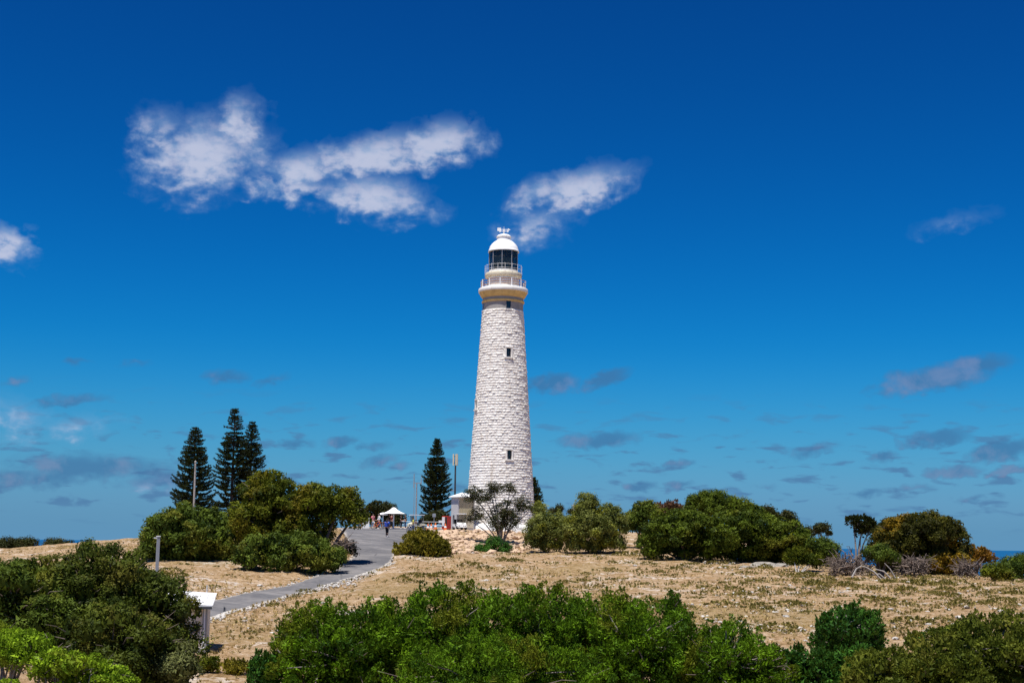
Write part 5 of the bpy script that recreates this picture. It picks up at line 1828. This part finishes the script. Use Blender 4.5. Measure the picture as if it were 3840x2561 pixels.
def build_deadwood():
    """Brush piles and fallen silver limbs on the right."""
    rs = np.random.RandomState(5)
    for (u, v, hw, hh, d, lab, n, mat) in (
            (3180, 2118, 75, 42, 112, 'pile of dead brown brush at the right field edge', 420, 'twig_dead'),
            (3420, 2115, 60, 40, 113, 'dead brown brush under the rusty tree', 320, 'twig_dead'),
            (3625, 2130, 45, 30, 112, 'dead brush at the right foot of the rusty tree', 200, 'twig_dead'),
            (1285, 2025, 25, 26, 112, 'hanging dead twigs under the tree beside the road', 60, 'twig_dead')):
        p = on_ground(u, d)
        root = thing('dead_brush', p, lab, 'brush')
        c = Vector(at(u, v, d)) - Vector(p)
        rx, rz = hw * d / F, hh * d / F
        mb, core = MB(), MB()
        for i in range(n):
            q3 = rs.normal(0, 0.42, 3)
            s = Vector((q3[0] * rx, q3[1] * rx * 0.7, max(0.0, c.z * 0.8 + q3[2] * rz)))
            dv = Vector(tuple(rs.normal(0, 1, 3))) + Vector((q3[0] * 1.5, 0, 0.25))
            e = s + dv.normalized() * rs.uniform(0.4, 1.1)
            e.z = max(e.z, 0.0)
            m_ = s.lerp(e, 0.55) + Vector(tuple(rs.normal(0, 0.12, 3)))
            (core if i % 12 == 0 else mb).tube([s, m_, e], [0.035, 0.022, 0.008] if i % 12 else [0.07, 0.05, 0.02], 4, False)
        mb.obj('twig', M[mat], root)['kind'] = 'stuff'
        core.obj('limb', M[mat], root)['kind'] = 'stuff'
    p = on_ground(3270, 108)
    root = thing('fallen_branch', p, 'fallen silvery branches lying before the dead brush', 'branch')
    for k, (pts, r) in enumerate((
            ([(-1.6, 0, 0.05), (-1.2, 0.1, 0.75), (-0.8, 0, 1.0)], 0.07), ([(0.6, 0, 0), (0.1, 0, 0.55), (-0.5, 0.1, 0.9), (-0.9, 0.1, 0.95)], 0.08),
            ([(1.3, 0, 0.1), (0.8, -0.1, 0.6), (0.2, 0, 0.75)], 0.07), ([(0.9, 0, 0.05), (0.5, 0, 0.4), (0.0, 0.1, 0.35)], 0.06), ([(1.7, 0, 0.1), (1.3, 0, 0.8), (0.9, 0, 1.2)], 0.05))):
        MB().tube(pts, [r, r * 0.8, r * 0.5, r * 0.3][:len(pts)], 6).obj('limb', M['driftwood'], root, True)


def rock_mesh(rs, name, mat, sub=2):
    bm = bmesh.new()
    bmesh.ops.create_icosphere(bm, subdivisions=1, radius=1.0)
    for v in bm.verts:
        v.co *= rs.uniform(0.72, 1.15)
        v.co.z *= 0.7
    me = bpy.data.meshes.new(name)
    bm.to_mesh(me)
    bm.free()
    me.materials.append(mat)
    return me


def build_stones():
    rs = np.random.RandomState(9)
    m_bank = plain('limestone_pink', (0.52, 0.37, 0.25), 0.9, 0.2, 1.3, bump=0.5)
    m_ledge = plain('limestone_ledge', (0.27, 0.245, 0.21), 0.95, 0.35, 3.0, bump=0.8)
    m_grey = plain('limestone_grey', (0.46, 0.43, 0.39), 0.9, 0.25, 2.0, bump=0.6)
    rm = [rock_mesh(rs, 'stone', m_bank) for _ in range(8)]
    rg = [rock_mesh(rs, 'rock', m_ledge) for _ in range(6)]
    # stone-pitched bank below the lighthouse
    root = thing('stone_bank', on_ground(1760, 152), 'pinkish limestone rubble bank below the lighthouse', 'bank')
    o0 = Vector(root.location)
    for i in range(290):
        u = rs.uniform(1600, 1990)
        v = rs.uniform(1992, 2076)
        if u < 1680 and v > 2030:
            v = rs.uniform(1992, 2030)
        h = ground_hit(u, v, 120)
        o = link('stone', rm[i % 8], root)
        s = rs.uniform(0.22, 0.50)
        o.location = h - o0 + Vector((0, 0, s * 0.15))
        o.scale = (s * rs.uniform(0.8, 1.4), s, s * rs.uniform(0.7, 1.0))
        o.rotation_euler = (rs.uniform(-0.3, 0.3), rs.uniform(-0.3, 0.3), rs.uniform(0, 6.28))
    # loose limestone on the field
    ledges = [(2860, 2118, 118, 'flat grey limestone ledge below the right domed tree', 1.5), (2920, 2122, 117, 'sloping grey limestone slab at the end of the ledge', 1.3),
              (2750, 2100, 121, 'pale limestone slab under the left domed tree edge', 1.2), (2790, 2128, 115, 'low pale limestone slab left of the ledge', 0.9)]
    for u, v, d, lab, s in ledges:
        h = ground_hit(u, v, 80)
        o = link('limestone_rock', rg[int(s * 10) % 6], None, h + Vector((0, 0, 0.02)))
        o.scale = (s, s * 0.8, s * 0.24)
        o.rotation_euler = (0.05, 0.12, s * 3)
        tag(o, lab, 'rock', 'limestone outcrops on the field')
    # white rubble: one stuff object for what nobody could count
    V, Fc, base = [], [], 0
    tm = []
    for _ in range(5):
        me = rock_mesh(rs, 't', m_grey)
        v = np.array([tuple(x.co) for x in me.vertices])
        f = np.array([tuple(p.vertices) for p in me.polygons])
        tm.append((v, f))
        bpy.data.meshes.remove(me)

    def put(x, y, s):
        nonlocal base
        v, f = tm[rs.randint(5)]
        a = rs.uniform(0, 6.28)
        R = np.array([[math.cos(a), -math.sin(a), 0], [math.sin(a), math.cos(a), 0], [0, 0, 1]])
        V.append((v * np.array([1.2, 0.9, 0.75]) * s) @ R.T + np.array([x, y, 0]))
        Fc.append(f + base)
        base += len(v)
        return len(v)
    XY = []
    for i in range(2000):                       # road verges
        k = rs.randint(14, 92)
        E_, O_ = (RR, RL) if rs.rand() < 0.86 else (RL, RR)
        t = (E_[k] - O_[k]) / np.linalg.norm(E_[k] - O_[k])
        off = abs(rs.normal(0, 0.9 * (0.4 + 1.3 * vnoise(np.array([k * 0.31]), np.array([2.0]), 4)[0]))) - 0.1 if E_ is RR else abs(rs.normal(0, 0.35)) - 0.05
        q = E_[k] + (E_[min(k + 1, NR - 1)] - E_[k]) * rs.rand() + t * off
        XY.append((q[0], q[1], 0.03 + 0.10 * rs.rand() ** 3))
    for i in range(5200):                       # pale stones over the field
        y = rs.uniform(60, 128)
        x = rs.uniform(-0.38, 0.38) * y
        w = vnoise(np.array([x * 0.09 + 7]), np.array([y * 0.14]), 5)[0] + (0.15 if x > 8 else -0.1)
        if rs.rand() > np.clip((w - 0.42) * 2.5, 0.03, 1):
            continue
        if in_poly(np.array([x]), np.array([y]), ROAD_POLY)[0]:
            continue
        XY.append((x, y, 0.05 + 0.15 * rs.rand() ** 3))
    XY = np.array(XY)
    Z = ground_np(XY[:, 0], XY[:, 1])
    for (x, y, s), z in zip(XY, Z):
        n = put(x, y, s)
        V[-1][:, 2] += z + s * 0.1
    o = link('loose_rubble', np_mesh('loose_rubble', np.vstack(V), np.vstack(Fc), m_grey))
    tag(o, 'loose pale limestone rubble along the road and over the field', 'rubble', kind='stuff')


def build_grass():
    rs = np.random.RandomState(13)
    # dry grass, uncountable
    n = 36000
    y = 58 + 95 * rs.rand(n) ** 1.15
    x = rs.uniform(-0.40, 0.40, n) * y
    w = vnoise(x * 0.12, y * 0.16, 8) * 0.6 + vnoise(x * 0.5, y * 0.5, 9) * 0.4
    keep = (rs.rand(n) < np.clip((w - 0.30) * 2.6, 0.04, 1)) & ~in_poly(x, y, ROAD_POLY)
    x, y = x[keep], y[keep]
    P = np.stack([x, y, ground_np(x, y) - 0.02], -1)
    me = scatter_mesh('dry_grass', P, np.tile([0, 0, 1.0], (len(P), 1)) + rs.normal(0, 0.15, (len(P), 3)), rs.uniform(0.10, 0.32, len(P)), 'tuft', M['lf_dry'], rs)
    TRI[0] += len(me.polygons)
    tag(link('dry_grass', me), 'straw coloured dry grass over the open slope', 'grass', kind='stuff')
    # low olive-gold scrub, too many to count, thickest on the right
    n = 9000
    y = 62 + 70 * rs.rand(n)
    x = rs.uniform(-0.30, 0.40, n) * y
    w = vnoise(x * 0.28 + 3, y * 0.33, 21) * 0.65 + vnoise(x * 0.9, y * 0.9, 22) * 0.35
    keep = (rs.rand(n) < np.clip((w - 0.50 + 0.010 * np.clip(x, -12, 16)) * 3.2, 0.0, 1)) & ~in_poly(x, y, ROAD_POLY)
    x, y = x[keep], y[keep]
    k3 = 4
    x = np.repeat(x, k3) + rs.normal(0, 0.16, len(x) * k3)
    y = np.repeat(y, k3) + rs.normal(0, 0.16, len(y) * k3)
    P = np.stack([x, y, ground_np(x, y)], -1)
    me = scatter_mesh('low_scrub', P, np.tile([0, 0, 1.0], (len(P), 1)) + rs.normal(0, 0.3, (len(P), 3)), rs.uniform(0.10, 0.28, len(P)), 'fine', M['lf_tussock'], rs)
    tag(link('low_scrub', me), 'low olive and gold scrub scattered over the dry slope', 'scrub', kind='stuff')
    # low olive tussocks: countable
    protos = []
    for q in range(6):
        m = 46
        a = rs.uniform(0, 6.28, m)
        r = np.sqrt(rs.rand(m)) * 0.5
        P = np.stack([r * np.cos(a) * 1.2, r * np.sin(a), 0.20 * (1 - (r / 0.5) ** 2) - 0.05], -1)
        A = np.stack([np.cos(a) * r * 1.5, np.sin(a) * r * 1.5, np.ones(m)], -1)
        protos.append(scatter_mesh('tussock', P, A, rs.uniform(0.14, 0.26, m), 'fine', M['lf_tussock'], rs))
    known = [(1550, 2160), (1600, 2165), (1540, 2185), (1650, 2165), (1760, 2125), (1930, 2110), (2200, 2155), (2530, 2140), (2560, 2130), (2600, 2118), (2340, 2085), (2390, 2078), (2620, 2250), (2755, 2215),
             (2780, 2235), (3060, 2205), (3130, 2190), (3180, 2200), (3270, 2215), (3290, 2255), (3320, 2255), (3400, 2220), (3390, 2235), (2960, 2270), (3030, 2305), (3230, 2330), (3500, 2230), (3560, 2240),
             (3600, 2270), (3650, 2215), (3530, 2330), (3420, 2340), (2920, 2365), (2580, 2285), (640, 2145), (680, 2165), (590, 2160), (3700, 2230), (3760, 2260), (3330, 2190), (3450, 2195), (3550, 2200), (2450, 2100), (2480, 2098), (2950, 2160), (3020, 2160)]
    pts = [ground_hit(*q, 50) for q in known]
    while len(pts) < 190:
        yy = rs.uniform(66, 122)
        xx = rs.uniform(-0.02, 0.37) * yy
        if rs.rand() < 0.25:
            xx = rs.uniform(-0.30, 0.0) * yy
        if in_poly(np.array([xx]), np.array([yy]), ROAD_POLY)[0]:
            continue
        pts.append(Vector((xx, yy, ground(xx, yy))))
    for i, p in enumerate(pts):
        s = (rs.uniform(0.9, 1.7) if i < len(known) else rs.uniform(0.45, 1.2))
        o = link('tussock', protos[i % 6], None, p)
        o.scale = (s * rs.uniform(0.9, 1.5), s, s * rs.uniform(0.7, 1.1))
        o.rotation_euler = (0, 0, rs.uniform(0, 6.28))
        tag(o, 'low olive tussock scattered over the dry slope', 'tussock', 'low tussocks over the dry slope')


build_pines()
build_shrubs()
build_deadwood()
build_stones()
build_grass()
